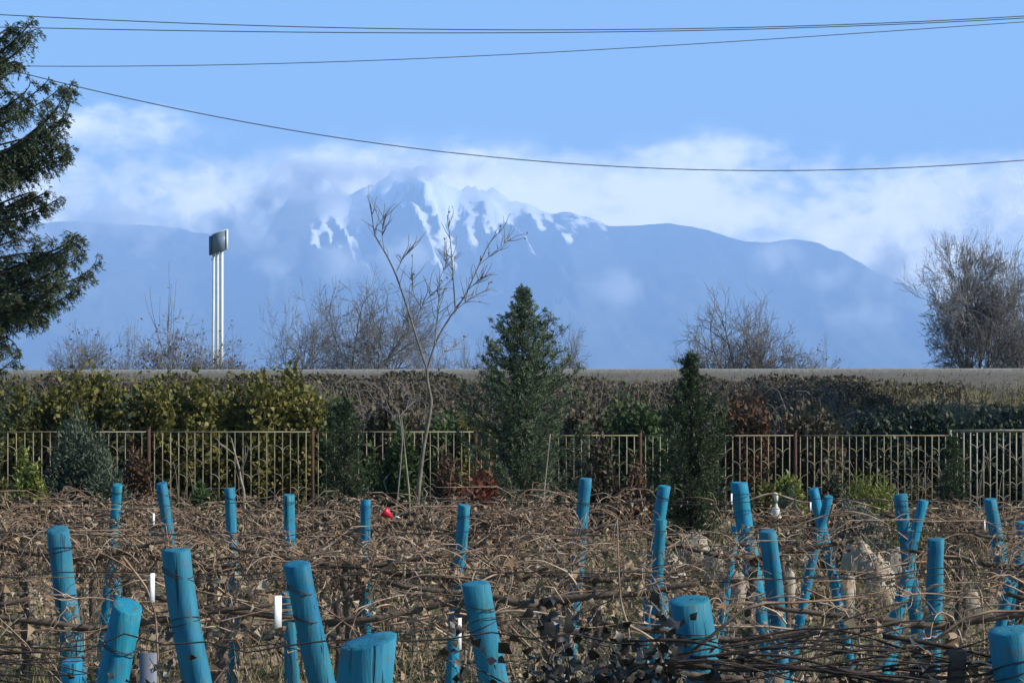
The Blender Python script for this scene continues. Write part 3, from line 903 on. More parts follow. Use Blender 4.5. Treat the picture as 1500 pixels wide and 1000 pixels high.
garden("garden_shrub", 1400, 712, 60, 27.0, brownl, 2500, 118, "sparse reddish plants before the bright end of the fence", clumps=20, stems=60, stem_m=twigm)
garden("garden_shrub", 1350, 745, 60, 24.0, ygreen, 5000, 119, "olive green shrub behind the pair of posts at right", clumps=20, ll=(.03, .06))
garden("garden_shrub", 1400, 760, 90, 24.5, strawl, 9000, 120, "feathery straw green plant right of the rocks", clumps=26, lw=.12, ll=(.06, .14))
garden("garden_shrub", 1200, 708, 40, 27.0, brownl, 1500, 121, "pinkish dry plant between the two small conifers", clumps=14, stems=30)
garden("garden_shrub", 300, 690, 60, 32.5, glossy, 2500, 122, "low green plant behind the fence bars left of the pale sapling", clumps=16)
garden("garden_shrub", 495, 700, 70, 30.5, glossy, 3500, 123, "low dark green plant at the foot of the dark column bush", clumps=16)


# ------------------------------------------------------------------ conifers
spr = leaf_mat("spruce_needles", [(.018, .03, .018), (.04, .058, .03), (.075, .095, .045), (.13, .14, .07)], .5, .12, nscale=2.0)
cyp = leaf_mat("cypress_sprays", [(.035, .06, .036), (.08, .115, .06), (.14, .18, .095), (.22, .25, .145)], .5, .15, nscale=2.5)
drk = leaf_mat("dark_cypress_sprays", [(.016, .03, .014), (.034, .055, .024), (.06, .085, .035), (.10, .12, .05)], .5, .12, nscale=2.5)
conbark = rough_mat("conifer_bark", [(.03, .024, .018), (.06, .048, .036)], 14, .9, .4)


def needled(b, tw, rng, P, r0, dens, nl, side, sl, droop=0.0):
    """a branch along P with side sprays: tubes into tw, needles into b"""
    P = np.asarray(P, float); n = len(P)
    tw.tube(P, np.linspace(r0, r0 * .3, n), 4, False)
    seg = np.linalg.norm(np.diff(P, axis=0), axis=1); Lt = seg.sum()
    ns = max(4, int(Lt * side))
    T = np.sort(rng.random(ns) ** .8)
    cum = np.concatenate([[0], np.cumsum(seg)]) / Lt
    A = np.stack([np.interp(T, cum, P[:, i]) for i in range(3)], -1)
    Dm = np.stack([np.interp(T, cum, np.gradient(P[:, i])) for i in range(3)], -1)
    Dm /= np.linalg.norm(Dm, axis=1)[:, None] + 1e-9
    out_ = rng.normal(size=(ns, 3)); out_ -= (out_ * Dm).sum(1)[:, None] * Dm
    out_ /= np.linalg.norm(out_, axis=1)[:, None] + 1e-9
    out_[:, 2] *= .6
    D = Dm * .75 + out_ * .8 + np.array([0, 0, -droop]); D /= np.linalg.norm(D, axis=1)[:, None]
    Ls = sl * rng.uniform(.4, 1.1, ns) * (1.05 - .6 * T)
    m = dens
    tt = rng.random((ns, m))
    Q = A[:, None, :] + D[:, None, :] * (Ls[:, None] * tt)[:, :, None]
    Q[:, :, 2] -= (droop * .6 * Ls[:, None] * tt ** 2)
    ND = D[:, None, :] * .9 + rng.normal(size=(ns, m, 3)) * .55
    Q = Q.reshape(-1, 3); ND = ND.reshape(-1, 3)
    b.slivers(Q, ND, nl * rng.uniform(.7, 1.4, len(Q)), nl * .2, rng)


def conifer(name, px, top, Yd, prof, m, seed, label, nb=150, upt=.5, dens=26, nl=.045, sl=.16, side=34, bend=.15, rv=(.55, 1.15)):
    """prof: list of (height fraction, radius in m)"""
    rng = np.random.default_rng(seed)
    s_ = Yd / F; x = (px - HX) * s_; z0 = float(height(x, Yd)); Ht = EYE - (top - HY) * s_ - z0
    t = thing(name, label, "conifer", (x, Yd, z0))
    b, tw, tr = MB(), MB(), MB()
    tr.tube([(0, 0, -.2), (.01, 0, Ht * .5), (0, 0, Ht * .97)], [.05 * Ht / 3 + .01, .03 * Ht / 3, .006], 8)
    hs, rs = zip(*prof)
    for j in range(nb):
        q = (j + rng.random()) / nb
        q = q ** .9
        R = float(np.interp(q, hs, rs)) * rng.uniform(*rv)
        a = j * 2.39996 + rng.normal() * .3
        el0 = upt * rng.uniform(.6, 1.3)
        tt = np.linspace(0, 1, 6)
        zb = q * Ht - el0 * R * .55
        d = np.array([math.cos(a), math.sin(a)])
        P = np.stack([d[0] * R * tt, d[1] * R * tt, max(zb, .05) + el0 * R * tt ** 1.3 - bend * R * np.sin(tt * math.pi)], -1) + rng.normal(size=(6, 3)) * .012
        needled(b, tw, rng, P, .008, dens, nl, side, sl * (0.6 + .5 * R / max(rs)))
    needled(b, tw, rng, [(0, 0, Ht * .8), (0, 0, Ht * .9), (.01, 0, Ht)], .006, dens, nl, 60, .06)
    tr.build("trunk", conbark, t, True); tw.build("limbs", conbark, t); b.build("needles", m, t)
    return t


conifer("garden_conifer", 765, 425, 27.0, [(0, .45), (.12, .55), (.3, .60), (.5, .60), (.6, .60), (.70, .53), (.78, .42), (.86, .29), (.93, .15), (1, .03)], cyp, 201,
        "feathery pyramid shaped green conifer standing in the middle before the fence", nb=400, dens=20, nl=.036, upt=.7, sl=.15, side=30, rv=(.3, 1.3))
conifer("garden_conifer", 1012, 520, 27.0, [(0, .34), (.2, .38), (.45, .38), (.6, .34), (.72, .27), (.8, .12), (.9, .08), (1, .04)], drk, 202,
        "dark narrow conifer with a thin leader rising to the road line, right of centre", nb=220, dens=17, upt=1.1, side=28, rv=(.4, 1.35))
conifer("column_bush", 505, 590, 30.0, [(0, .24), (.4, .27), (.7, .22), (.9, .14), (1, .04)], drk, 203,
        "dark green column shaped conifer before the fence left of the slim young tree", nb=100, dens=15, upt=1.3, rv=(.4, 1.4))
conifer("column_bush", 1394, 640, 31.0, [(0, .18), (.4, .18), (.7, .12), (.9, .06), (1, .02)], drk, 204,
        "small dark conifer before the joint of the dull and the bright fence", nb=80, dens=16, upt=1.5)

# tall spruce at the left edge, its trunk just outside the picture
rng = np.random.default_rng(301)
SY = 20.0; sx0 = at(-72, 622, SY)[0]; sz0 = float(height(sx0, SY))
t = thing("tall_spruce", "tall dark spruce with shaggy upturned branches at the left edge", "spruce tree", (sx0, SY, sz0))
b, tw, tr = MB(), MB(), MB()
tr.tube([(0, 0, -.3), (0, 0, 2.5), (.02, 0, 6.2)], [.16, .12, .03], 10)
BR = [((-30, 120), (20, 60), (50, 26)), ((-40, 190), (30, 150), (73, 114)), ((-40, 260), (55, 190), (106, 118)), ((-40, 250), (50, 200), (98, 166)), ((-60, 290), (50, 228), (97, 211)),
      ((-60, 280), (60, 240), (104, 222)), ((-60, 330), (20, 290), (55, 282)), ((-60, 340), (40, 312), (90, 287)), ((-20, 420), (40, 380), (44, 338)), ((-60, 430), (70, 376), (126, 345)),
      ((-60, 440), (75, 400), (122, 360)), ((-60, 470), (60, 425), (102, 398)), ((-60, 480), (50, 452), (92, 440)), ((-60, 470), (25, 462), (70, 468)), ((-60, 480), (0, 490), (26, 512)),
      ((-60, 80), (-5, 60), (20, 34)), ((-60, 150), (0, 100), (25, 92)), ((-60, 210), (10, 180), (45, 140)), ((-60, 240), (20, 215), (70, 190)), ((-60, 300), (10, 262), (50, 252)),
      ((-60, 390), (30, 372), (72, 372)), ((-60, 420), (40, 410), (84, 404)), ((-60, 460), (20, 440), (60, 432)), ((-60, 500), (-10, 480), (12, 480)), ((-60, 360), (0, 345), (34, 330))]
for br in BR:
    for rep in range(3):
        dy = rng.normal() * .28 if rep else 0
        pts = []
        for j, (qx, qy) in enumerate(br):
            p = at(qx + (rng.normal() * 9 if rep else 0) - (8 * rep if j == 2 else 0), qy + (rng.normal() * 8 if rep else 0), SY) - np.array([sx0, SY, sz0])
            p[1] += dy * (.2, .7, 1.0)[j]
            pts.append(p)
        pts[0][0] = max(pts[0][0] * .5, .02)
        tt = np.linspace(0, 1, 9)[:, None]
        P = (1 - tt) ** 2 * pts[0] + 2 * tt * (1 - tt) * (2 * pts[1] - .5 * (pts[0] + pts[2])) + tt ** 2 * pts[2]
        needled(b, tw, rng, P, .011, 30, .036, 44, .18 if rep else .14, .85)
for j in range(135):     # the inner body and the sides away from the picture
    q = rng.random(); z = .6 + q * 4.9
    a = rng.uniform(0, 2 * math.pi)
    R = (.42 + .25 * rng.random()) * (1.15 - .45 * q)
    if math.cos(a) < -.1: R *= 1.6
    tt = np.linspace(0, 1, 6)
    P = np.stack([math.cos(a) * R * tt, math.sin(a) * R * tt, z + R * .4 * tt ** 2], -1)
    needled(b, tw, rng, P, .012, 22, .042, 40, .17, .5)
tr.build("trunk", conbark, t, True); tw.build("limbs", conbark, t); b.build("needles", spr, t)

# ------------------------------------------------------------------ slim young tree and pale saplings
def px_tree(name, label, cat, Yd, paths, m, tm, seed, twigs=0, leafn=0, ldepth=.15, origin=None, tw_l=.3):
    rng = np.random.default_rng(seed)
    ox, oy = origin
    o3 = at(ox, oy, Yd); o3[2] = float(height(o3[0], Yd))
    t = thing(name, label, cat, o3)
    b0, b1 = MB(), MB(); tips = []
    for j, (pts, r0, r1) in enumerate(paths):
        P = np.array([at(x, y, Yd) for x, y in pts]) - o3
        if j: P[:, 1] += np.linspace(0, rng.normal() * ldepth * 2, len(P))
        else: P[0, 2] = -.1
        tt = np.linspace(0, 1, len(P) * 4); u = np.linspace(0, 1, len(P))
        Pi = np.stack([np.interp(tt, u, P[:, i]) for i in range(3)], -1)
        ker = np.array([.25, .5, .25])
        for _ in range(2):
            Pi[1:-1] = Pi[:-2] * .25 + Pi[1:-1] * .5 + Pi[2:] * .25
        (b0 if j == 0 else b1).tube(Pi, np.linspace(r0, r1, len(Pi)), 7, j == 0)
        for k_ in range(twigs if j else 0):
            i0 = rng.integers(len(Pi) // 4, len(Pi) - 1)
            d = Pi[min(i0 + 1, len(Pi) - 1)] - Pi[i0]; d = d / (np.linalg.norm(d) + 1e-9) + rng.normal(size=3) * .6
            d[2] = abs(d[2]) + .4; d /= np.linalg.norm(d)
            L = rng.uniform(.3, 1.2) * tw_l
            Q = [Pi[i0]]
            for q in range(5):
                d = d + rng.normal(size=3) * .15; d /= np.linalg.norm(d); Q.append(Q[-1] + d * L / 5)
            b1.tube(Q, np.linspace(.0045, .0018, 6), 4, False); tips.append(Q[-1]); tips.append(Q[3])
        tips.append(Pi[-1])
    b0.build("trunk", tm, t, True)
    if b1.n: b1.build("branches", m, t)
    if leafn:
        T = np.array(tips)[rng.integers(0, len(tips), leafn)]
        lb = MB(); lb.leaves(T, rng.normal(size=(leafn, 3)) - [0, 0, .8], rng.normal(size=(leafn, 3)), rng.uniform(.02, .04, leafn), rng.uniform(.014, .026, leafn))
        lb.build("leaves", greyleaf, t)
    return t


barky = rough_mat("young_tree_bark", [(.08, .065, .05), (.15, .125, .095), (.22, .19, .15)], 10, .9, .4)
px_tree("young_tree", "slim bare young tree forking like a V in front of the mountains", "tree", 25.0, [
    ([(606, 831), (612, 725), (620, 655), (630, 605), (632, 585), (626, 560), (625, 538)], .024, .014),
    ([(625, 540), (613, 503), (600, 460), (580, 400), (563, 367), (550, 347), (547, 320), (543, 298)], .012, .004),
    ([(627, 538), (637, 503), (652, 475), (667, 453), (683, 430), (700, 390), (717, 353), (735, 335)], .012, .004),
    ([(637, 503), (641, 455), (644, 408)], .009, .003), ([(667, 453), (664, 407), (661, 360), (656, 318)], .008, .003),
    ([(670, 452), (690, 436), (717, 422)], .005, .002), ([(611, 463), (620, 445), (637, 427)], .005, .002), ([(612, 490), (600, 478), (592, 462)], .005, .002),
    ([(581, 397), (592, 375), (607, 362)], .005, .002), ([(700, 390), (722, 370), (748, 348)], .005, .002), ([(644, 408), (655, 385), (650, 372)], .004, .002),
    ([(563, 367), (560, 345), (566, 318)], .004, .002), ([(640, 525), (655, 513), (668, 505)], .004, .002), ([(685, 425), (700, 412), (712, 405)], .004, .002), ([(613, 445), (606, 430), (607, 405)], .004, .002)],
    barkd, barky, 401, twigs=12, leafn=60, origin=(606, 831), tw_l=.26)
px_tree("pale_sapling", "thin pale stem leaning against the foot of the slim young tree", "sapling", 25.2, [([(602, 831), (600, 725), (595, 680), (591, 640), (588, 610)], .011, .004)], barkl, barkl, 402, origin=(602, 831))
px_tree("pale_sapling", "pale sapling forked like a Y before the open fence at left", "sapling", 29.0, [
    ([(358, 790), (358, 720), (352, 700), (351, 688)], .018, .013), ([(351, 688), (343, 665), (336, 642)], .012, .006), ([(351, 690), (362, 672), (368, 655)], .013, .006), ([(343, 665), (332, 655), (322, 650)], .006, .003)],
    barkl, barkl, 403, twigs=2, origin=(358, 790), tw_l=.2)
px_tree("planting_cane", "straight pale cane before the right side of the centre conifer", "cane", 22.5, [([(789, 850), (793, 760), (799, 700), (806, 635)], .010, .005)], barkl, barkl, 404, origin=(789, 850))
px_tree("bare_sapling", "thin dark crooked sapling among the shrubs left of the slim young tree", "sapling", 31.0, [
    ([(575, 780), (585, 700), (590, 640), (583, 600)], .012, .007), ([(590, 640), (578, 612), (568, 596)], .007, .003), ([(585, 610), (598, 595), (606, 588)], .006, .003)], barkd, barkd, 405, twigs=6, origin=(575, 780))

# a tall evergreen outside the picture on the right, whose shade falls on the bank
for (cx_, cy_, h_, r_, sd) in ((14.9, 45.2, 8.6, 3.3, 1), (15.2, 41.0, 8.4, 3.1, 2)):
    leaf_shrub("evergreen_tree", (cx_, cy_, .5), r_, r_, h_, 34000, darkgr, 500 + sd, ("nearer and lower evergreen tree standing outside the right edge", "farther and taller evergreen tree standing outside the right edge")[sd - 1], "tree", ll=(.25, .5), clumps=60, shape=0)

# ------------------------------------------------------------------ ground litter and grass of the vineyard
litter = leaf_mat("fallen_leaf", [(.09, .06, .04), (.20, .14, .09), (.32, .24, .16), (.45, .36, .26)], .8, .1, nscale=1.0)
n = 52000
Yv = 10 + 24 * rng.random(n) ** .8; X = rng.uniform(-.26, .26, n) * Yv * 1.05
k1 = rng.random(n) < .35 + 1.2 * np.clip(f5(X * .8 + 9, Yv * .8) + .3, 0, 1)
X, Yv = X[k1], Yv[k1]; n = len(X)
b = MB(); L = rng.uniform(.05, .11, n)
D = rng.normal(size=(n, 3)); D[:, 2] *= .35
N = rng.normal(size=(n, 3)) * .5 + np.array([0, 0, 1])
b.leaves(np.stack([X, Yv, height(X, Yv) + .015], -1), D, N, L, L * .8, .4, .8)
tag(b.build("fallen_leaves", litter), "dry brown fallen leaves scattered over the vineyard ground", kind="stuff")
n = 90000
Yv = 9 + 26 * rng.random(n) ** .8; X = rng.uniform(-.26, .26, n) * Yv * 1.05
k1 = rng.random(n) < np.clip(f6(X * .5, Yv * .5 + 7) * 1.6 + .45, .05, 1)
X, Yv = X[k1], Yv[k1]
grass("dry_grass", "short dry and green grass on the vineyard ground", np.stack([X, Yv, height(X, Yv)], -1), .04, .14, grassl, 6, .010, .7)
n = 26000
Yv = 10 + 24 * rng.random(n); X = rng.uniform(-.26, .26, n) * Yv
k1 = rng.random(n) < np.clip(f6(X * .9 + 30, Yv * .9) * 2.4 + .2, .02, 1)
X, Yv = X[k1], Yv[k1]
grass("straw_weeds", "taller straw coloured weeds standing between the vine rows", np.stack([X, Yv, height(X, Yv)], -1), .10, .42, strawl, 7, .009, .35)

# ------------------------------------------------------------------ rocks
rockm = rough_mat("pale_limestone", [(.19, .155, .11), (.33, .28, .21), (.48, .43, .35)], 7, .9, .6)


def rock(px, py, w_, h_, Yd, seed, label):
    rg = np.random.default_rng(seed)
    s_ = Yd / F
    c = at(px, py, Yd); gz = float(height(c[0], Yd))
    u = np.linspace(0, math.pi, 15); w = np.linspace(0, 2 * math.pi, 21)[:-1]
    U, W = np.meshgrid(u, w, indexing='ij')
    V = np.stack([np.sin(U) * np.cos(W), np.sin(U) * np.sin(W), np.cos(U)], -1)
    r = 1 + 0 * U
    for j in range(11):         # cut facets
        d = rg.normal(size=3); d /= np.linalg.norm(d)
        dd = V @ d; lim = rg.uniform(.62, .92)
        r = np.minimum(r, np.where(dd > .05, lim / np.maximum(dd, .05), 9))
    r = r * (1 + .05 * rg.normal(size=r.shape)); r[0] = r[0].mean(); r[-1] = r[-1].mean()
    top = c[2] + h_ * .32 * s_; hz_ = (top - gz + .12) / 2
    V = V * r[..., None] * np.array([w_ / 2 * s_, w_ / 2 * s_ * .8, hz_])
    b = MB(); n_ = 20
    i = (np.arange(14)[:, None] * n_ + np.arange(n_)[None, :]); j = (np.arange(14)[:, None] * n_ + (np.arange(n_)[None, :] + 1) % n_)
    b.add(V, np.stack([i, i + n_, j + n_, j], -1).reshape(-1, 4))
    o = b.build("rock", rockm)
    o.location = (c[0], Yd, gz - .12 + hz_)
    return tag(o, label, "rock", "pale rocks of the garden rockery")


for j, (px, py, w_, h_, Yd, lab) in enumerate([
        (1010, 795, 62, 70, 24.0, "largest tan boulder, right of the tall blue post behind the vines"),
        (1050, 815, 46, 50, 23.4, "tan boulder leaning against the right side of the largest boulder"),
        (985, 822, 40, 40, 23.2, "tan rock at the left foot of the largest boulder"),
        (1152, 840, 34, 30, 22.6, "small white rock just right of the bent blue post"),
        (1078, 842, 34, 30, 22.5, "small pale rock between the largest boulder and the bent blue post"),
        (1288, 835, 52, 66, 22.6, "tall cream coloured rock in the right half, behind the leaning dark post"),
        (1262, 800, 60, 34, 24.2, "flat pale rock under the silver grey cushion plant"),
        (1312, 812, 42, 40, 23.8, "pale rock right of the flat rock"),
        (1240, 850, 40, 36, 22.4, "pale rock at the left foot of the cream coloured rock"),
        (1420, 868, 30, 28, 22.5, "small grey rock near the right edge of the vineyard"),
        (120, 870, 44, 44, 22.8, "grey rock on the ground behind the vines at left"),
        (45, 872, 36, 40, 22.6, "smaller grey rock on the ground at the far left")]):
    rock(px, py, w_, h_, Yd, 700 + j, lab)

# ------------------------------------------------------------------ blue vineyard posts
bm_ = bpy.data.materials.new("weathered_blue_paint"); bm_.use_nodes = True
nt = bm_.node_tree; pb = nt.nodes['Principled BSDF']
tc = nt.nodes.new('ShaderNodeTexCoord'); oi = nt.nodes.new('ShaderNodeObjectInfo')
mp = nt.nodes.new('ShaderNodeMapping'); mp.inputs['Scale'].default_value = (1, 1, .12)
va = nt.nodes.new('ShaderNodeVectorMath'); va.operation = 'ADD'
nt.links.new(tc.outputs['Object'], va.inputs[0]); nt.links.new(oi.outputs['Location'], va.inputs[1])
nt.links.new(va.outputs[0], mp.inputs[0])
g1 = noise(nt, mp.outputs[0], 70, 5, .65)
g2 = noise(nt, mp.outputs[0], 14, 4, .6)
g3 = noise(nt, va.outputs[0], 9, 5, .6)
mp3 = nt.nodes.new('ShaderNodeMapping'); mp3.inputs['Scale'].default_value = (1, 1, .05); nt.links.new(va.outputs[0], mp3.inputs[0])
g4 = noise(nt, mp3.outputs[0], 45, 3, .5)
base = ramp(nt, math_node(nt, 'ADD', math_node(nt, 'MULTIPLY', g1, .5), math_node(nt, 'MULTIPLY', g2, .5)),
            [(.33, (.007, .105, .20)), (.5, (.012, .185, .325)), (.66, (.03, .26, .42))])
base = mixc(nt, ramp(nt, g3, [(.38, 0.0), (.62, .75)]), base, (.018, .22, .26))
base = mixc(nt, ramp(nt, math_node(nt, 'ADD', math_node(nt, 'MULTIPLY', g3, .5), math_node(nt, 'MULTIPLY', g1, .5)), [(.60, 0.0), (.64, .8)]), base, (.20, .22, .20))
dk = ramp(nt, oi.outputs['Random'], [(0.0, 0.0), (.35, 0.0), (.55, .45), (.8, .2), (1.0, .6)])
base = mixc(nt, dk, base, mixc(nt, ramp(nt, g2, [(.4, 0.0), (.6, 1.0)]), (.006, .07, .13), (.05, .12, .14)))
dirt = ramp(nt, noise(nt, va.outputs[0], 22, 6, .7), [(.55, 0.0), (.68, .7)])
base = mixc(nt, dirt, base, (.09, .10, .085))
crk = ramp(nt, g4, [(.30, 1.0), (.34, 0.0)])
base = mixc(nt, math_node(nt, 'MULTIPLY', crk, .75), base, (.01, .03, .04))
nt.links.new(base, pb.inputs['Base Color'])
nt.links.new(ramp(nt, g2, [(.3, .5), (.7, .75)]), pb.inputs['Roughness']); pb.inputs['Specular IOR Level'].default_value = .15
bp = nt.nodes.new('ShaderNodeBump'); bp.inputs['Strength'].default_value = .55; bp.inputs['Distance'].default_value = .006
nt.links.new(math_node(nt, 'SUBTRACT', math_node(nt, 'ADD', g1, g2), crk), bp.inputs['Height']); nt.links.new(bp.outputs[0], pb.inputs['Normal'])
wirem = rough_mat("dark_wire", [(.02, .02, .02), (.05, .045, .04)], 20, .6, 0)
tagm = rough_mat("white_label", [(.72, .73, .72), (.82, .83, .82)], 6, .5, .05)
greym = rough_mat("grey_plastic", [(.13, .15, .19), (.17, .19, .23)], 4, .5, .05)


def post(pts, w_, Yd, label, ties=(), lab=None, seed=0, slant=0.0, group="blue vineyard posts", grow=1.12):
    """pts: photo pixels from the top of the post downwards, w_ its width in pixels at the top"""
    rg = np.random.default_rng(1000 + seed)
    P = [at(x, y, Yd) for x, y in pts]
    d = P[-1] - P[-2]; gz = float(height(P[-1][0], Yd))
    if P[-1][2] > gz + .02:
        slope = d[:2] / abs(d[2]) if abs(d[2]) > 1e-3 else np.zeros(2)
        slope = np.clip(slope, -.25, .25)
        zz_ = P[-1][2] - (gz - .15)
        P.append(P[-1] + np.array([slope[0] * zz_ * .8, slope[1] * zz_, -zz_]))
    P = np.array(P)[::-1]
    s0 = np.concatenate([[0], np.cumsum(np.linalg.norm(np.diff(P, axis=0), axis=1))]); Lt = s0[-1]
    n = 22
    u = np.linspace(0, Lt, n)
    Pi = np.stack([np.interp(u, s0, P[:, i]) for i in range(3)], -1)
    for _ in range(4): Pi[1:-1] = Pi[:-2] * .25 + Pi[1:-1] * .5 + Pi[2:] * .25
    base = Pi[0].copy(); base[2] = gz
    Pi = Pi - base
    r = w_ / 2 * Yd / F
    R = r * np.linspace(grow, 1.0, n) * (1 + .02 * rg.normal(size=n))
    k = 18
    T = np.gradient(Pi, axis=0); T /= np.linalg.norm(T, axis=1)[:, None]
    U = np.cross(T, [0, 1, 0]); U /= np.linalg.norm(U, axis=1)[:, None]; W = np.cross(T, U)
    a = np.arange(k) * 2 * math.pi / k
    shp = 1 + .05 * np.cos(2 * a + rg.uniform(0, 6)) + .035 * np.cos(3 * a + rg.uniform(0, 6)) + .02 * rg.normal(size=k)
    m_ = rg.integers(6, 9); th = (a + rg.uniform(0, 1)) % (2 * math.pi / m_)
    shp = shp * (.25 + .75 * math.cos(math.pi / m_) / np.cos(th - math.pi / m_) * 1.06)
    rings = []
    for i in range(n):
        rings.append(Pi[i] + (U[i] * np.cos(a)[:, None] + W[i] * np.sin(a)[:, None]) * (R[i] * (shp + .006 * rg.normal(size=k)))[:, None])
    e = rings[-1]
    sl = (np.cos(a + rg.uniform(0, 6)) * .12 + slant * np.cos(a))[:, None] * r * T[-1]
    near = ((e - e.mean(0)) @ np.array([0, -1.0, 0]))[:, None]
    sl = sl - near * (.12 if w_ > 70 else rg.uniform(.12, .30)) * T[-1]
    rings[-1] = e + sl
    c = rings[-1].mean(0)
    rings.append(c + (rings[-1] - c) * .93 + T[-1] * r * .07)
    rings.append(c + (rings[-1] - c) * .55 + T[-1] * r * .03)
    V = np.concatenate(rings + [(c + T[-1] * r * .09)[None]])
    m = len(rings); i = np.arange(m - 1)[:, None] * k; j = np.arange(k)[None, :]; j2 = (j + 1) % k
    t = thing("vineyard_post", label, "post", base, 0, group)
    b = MB(); tri = [[(m - 1) * k + q, (m - 1) * k + (q + 1) % k, m * k] for q in range(k)]
    b.add(V, np.stack([i + j, i + j2, i + k + j2, i + k + j], -1).reshape(-1, 4), tri)
    b.build("shaft", bm_, t, True)
    zs = Pi[:, 2]
    for ty in ties[:2]:
        z = EYE - (ty - HY) * Yd / F - base[2]
        c = np.array([np.interp(z, zs, Pi[:, q]) for q in range(3)])
        tb = MB(); tilt = rg.uniform(-.5, .5)
        for q in range(2):
            aa = np.linspace(0, 2 * math.pi, 19)
            tb.tube(np.stack([c[0] + r * 1.09 * np.cos(aa), c[1] + r * 1.09 * np.sin(aa), c[2] + (q * .2 - .1) * r + tilt * r * np.cos(aa + q)], -1), max(.0016, r * .022), 5, False)
        tb.build("wire_tie", wirem, t)
    if lab:
        lx, ly, lw_, lh_ = lab
        c = at(lx, ly, Yd) - base; c[1] -= r * 1.5
        b = MB(); s_ = Yd / F
        rz = math.radians(55)
        Rm = np.array([[math.cos(rz), -math.sin(rz), 0], [math.sin(rz), math.cos(rz), 0], [0, 0, 1]])
        b.box(c, (lw_ * s_ * .62, .0015, lh_ / 2 * s_), Rm)
        b.build("label_plate", tagm, t)
    return t


POSTS = [
    ([(84, 776), (92, 850), (104, 938)], 33, 9.4, "blue post leaning slightly left, first from the left, rising clear of the vines", (806, 872), None),
    ([(187, 888), (176, 950), (164, 1000)], 45, 7.2, "short bright blue post leaning right with a doubled black wire round it", (948,), None),
    ([(258, 806), (262, 870), (276, 935), (290, 1000)], 44, 7.8, "bent blue post with a white plate on its left side, second tall one from left", (838, 910, 982), (228, 858, 7, 42)),
    ([(434, 826), (448, 900), (462, 960), (472, 1000)], 38, 8.2, "dark shaded blue post leaning left with a broad white plate", (862, 905), (410, 893, 12, 46)),
    ([(541, 940), (534, 1000)], 78, 4.6, "thickest post, cut off low in front with a slanting flat top", (), None),
    ([(697, 855), (708, 925), (724, 1000)], 42, 8.4, "blue post in the middle wrapped in dark vine shoots", (888, 915, 980), (674, 925, 6, 46)),
    ([(1009, 880), (1018, 940), (1032, 1000)], 58, 6.1, "thick dark blue post behind the heavy horizontal vine at right", (930,), None),
    ([(1480, 924), (1486, 965), (1490, 1000)], 68, 5.4, "thick blue post in the lower right corner", (980,), None),
    ([(1371, 790), (1369, 860), (1366, 935)], 24, 14.0, "straight clean blue post at right standing above the vines", (873,), None),
    ([(969, 761), (965, 810), (963, 860)], 17, 14.2, "slim straight blue post left of the largest boulder", (830,), None),
    ([(1124, 778), (1134, 850), (1141, 940), (1144, 1000)], 24, 13.6, "blue post with a chipped top left of the small white rock", (905, 890), None),
    ([(172, 710), (170, 745), (166, 780)], 14, 18.5, "faded blue grey post far back, first in the farthest row", (722,), None),
    ([(236, 708), (240, 735), (246, 772)], 17, 18.2, "bright blue post far back leaning left, second in the farthest row", (722,), (227, 760, 3, 18)),
    ([(336, 715), (339, 770), (343, 860), (342, 920)], 15, 18.0, "half hidden blue post far back under the pale forked sapling", (728,), None),
    ([(423, 725), (424, 780), (425, 870), (425, 960)], 16, 17.6, "straight blue post far back above the dark shaded leaning post", (738, 790), None),
    ([(536, 732), (535, 800), (537, 900), (536, 960)], 15, 17.8, "thin half hidden blue post left of the red cone", (745,), None),
    ([(680, 740), (677, 790), (670, 850), (662, 1000)], 18, 16.4, "slim blue post in the back row straight above the wrapped one", (757,), None),
    ([(858, 701), (856, 725), (852, 760)], 18, 19.6, "bright short blue post standing alone far back right of the centre conifer", (737,), None),
    ([(973, 712), (969, 735), (966, 756)], 19, 19.0, "blue post top far back just above the slim straight one", (727,), None),
    ([(1082, 707), (1088, 760), (1096, 800)], 25, 18.0, "stout blue post with knobbly top far back near the white bottle", (728, 752), (1070, 730, 3, 16)),
    ([(1080, 770), (1072, 810), (1066, 845)], 14, 18.6, "faded blue post leaning right behind the stout knobbly one", (), None),
    ([(1191, 716), (1197, 745), (1208, 790), (1216, 820)], 15, 18.6, "blue post of the crossed pair that leans left, with a white chip beside it", (), (1186, 741, 3, 12)),
    ([(1214, 727), (1207, 755), (1194, 800)], 13, 18.2, "blue post of the crossed pair that leans right", (748,), None),
    ([(1319, 724), (1321, 755), (1326, 785)], 19, 18.4, "short blue post far back with a dark wire just under its top", (740,), None),
    ([(1353, 733), (1345, 760), (1336, 800)], 15, 17.8, "split blue post leaning right behind the straight clean one", (), None),
    ([(1450, 731), (1457, 770), (1466, 815), (1470, 850)], 17, 17.4, "blue post leaning left at far right with a small white plate", (), (1440, 768, 3, 16)),
    ([(1499, 765), (1494, 800), (1488, 840)], 18, 16.8, "blue post cut by the right edge of the picture", (), None),
    ([(1331, 838), (1320, 880), (1306, 920)], 19, 15.8, "dark shaded post leaning right between the cream rock and the straight post", (), None),
    ([(1482, 852), (1474, 880), (1468, 905)], 17, 15.0, "short blue post behind the lower right corner post", (), None),
    ([(105, 968), (104, 1000)], 30, 7.6, "low blue stump under the left end vine", (), None),
    ([(420, 868), (424, 920), (428, 960)], 17, 13.0, "thin teal post hidden behind the dark shaded leaning post", (), None),
    ([(968, 872), (972, 930), (976, 1000)], 22, 12.6, "blue grey post in shade just left of the thick dark one", (), None),
    ([(168, 845), (170, 870), (171, 900)], 14, 17.0, "small weathered teal post low behind the vines at left", (), None),
    ([(664, 925), (663, 1000)], 18, 13.8, "faint grey blue post low beside the wrapped one", (), None),
]
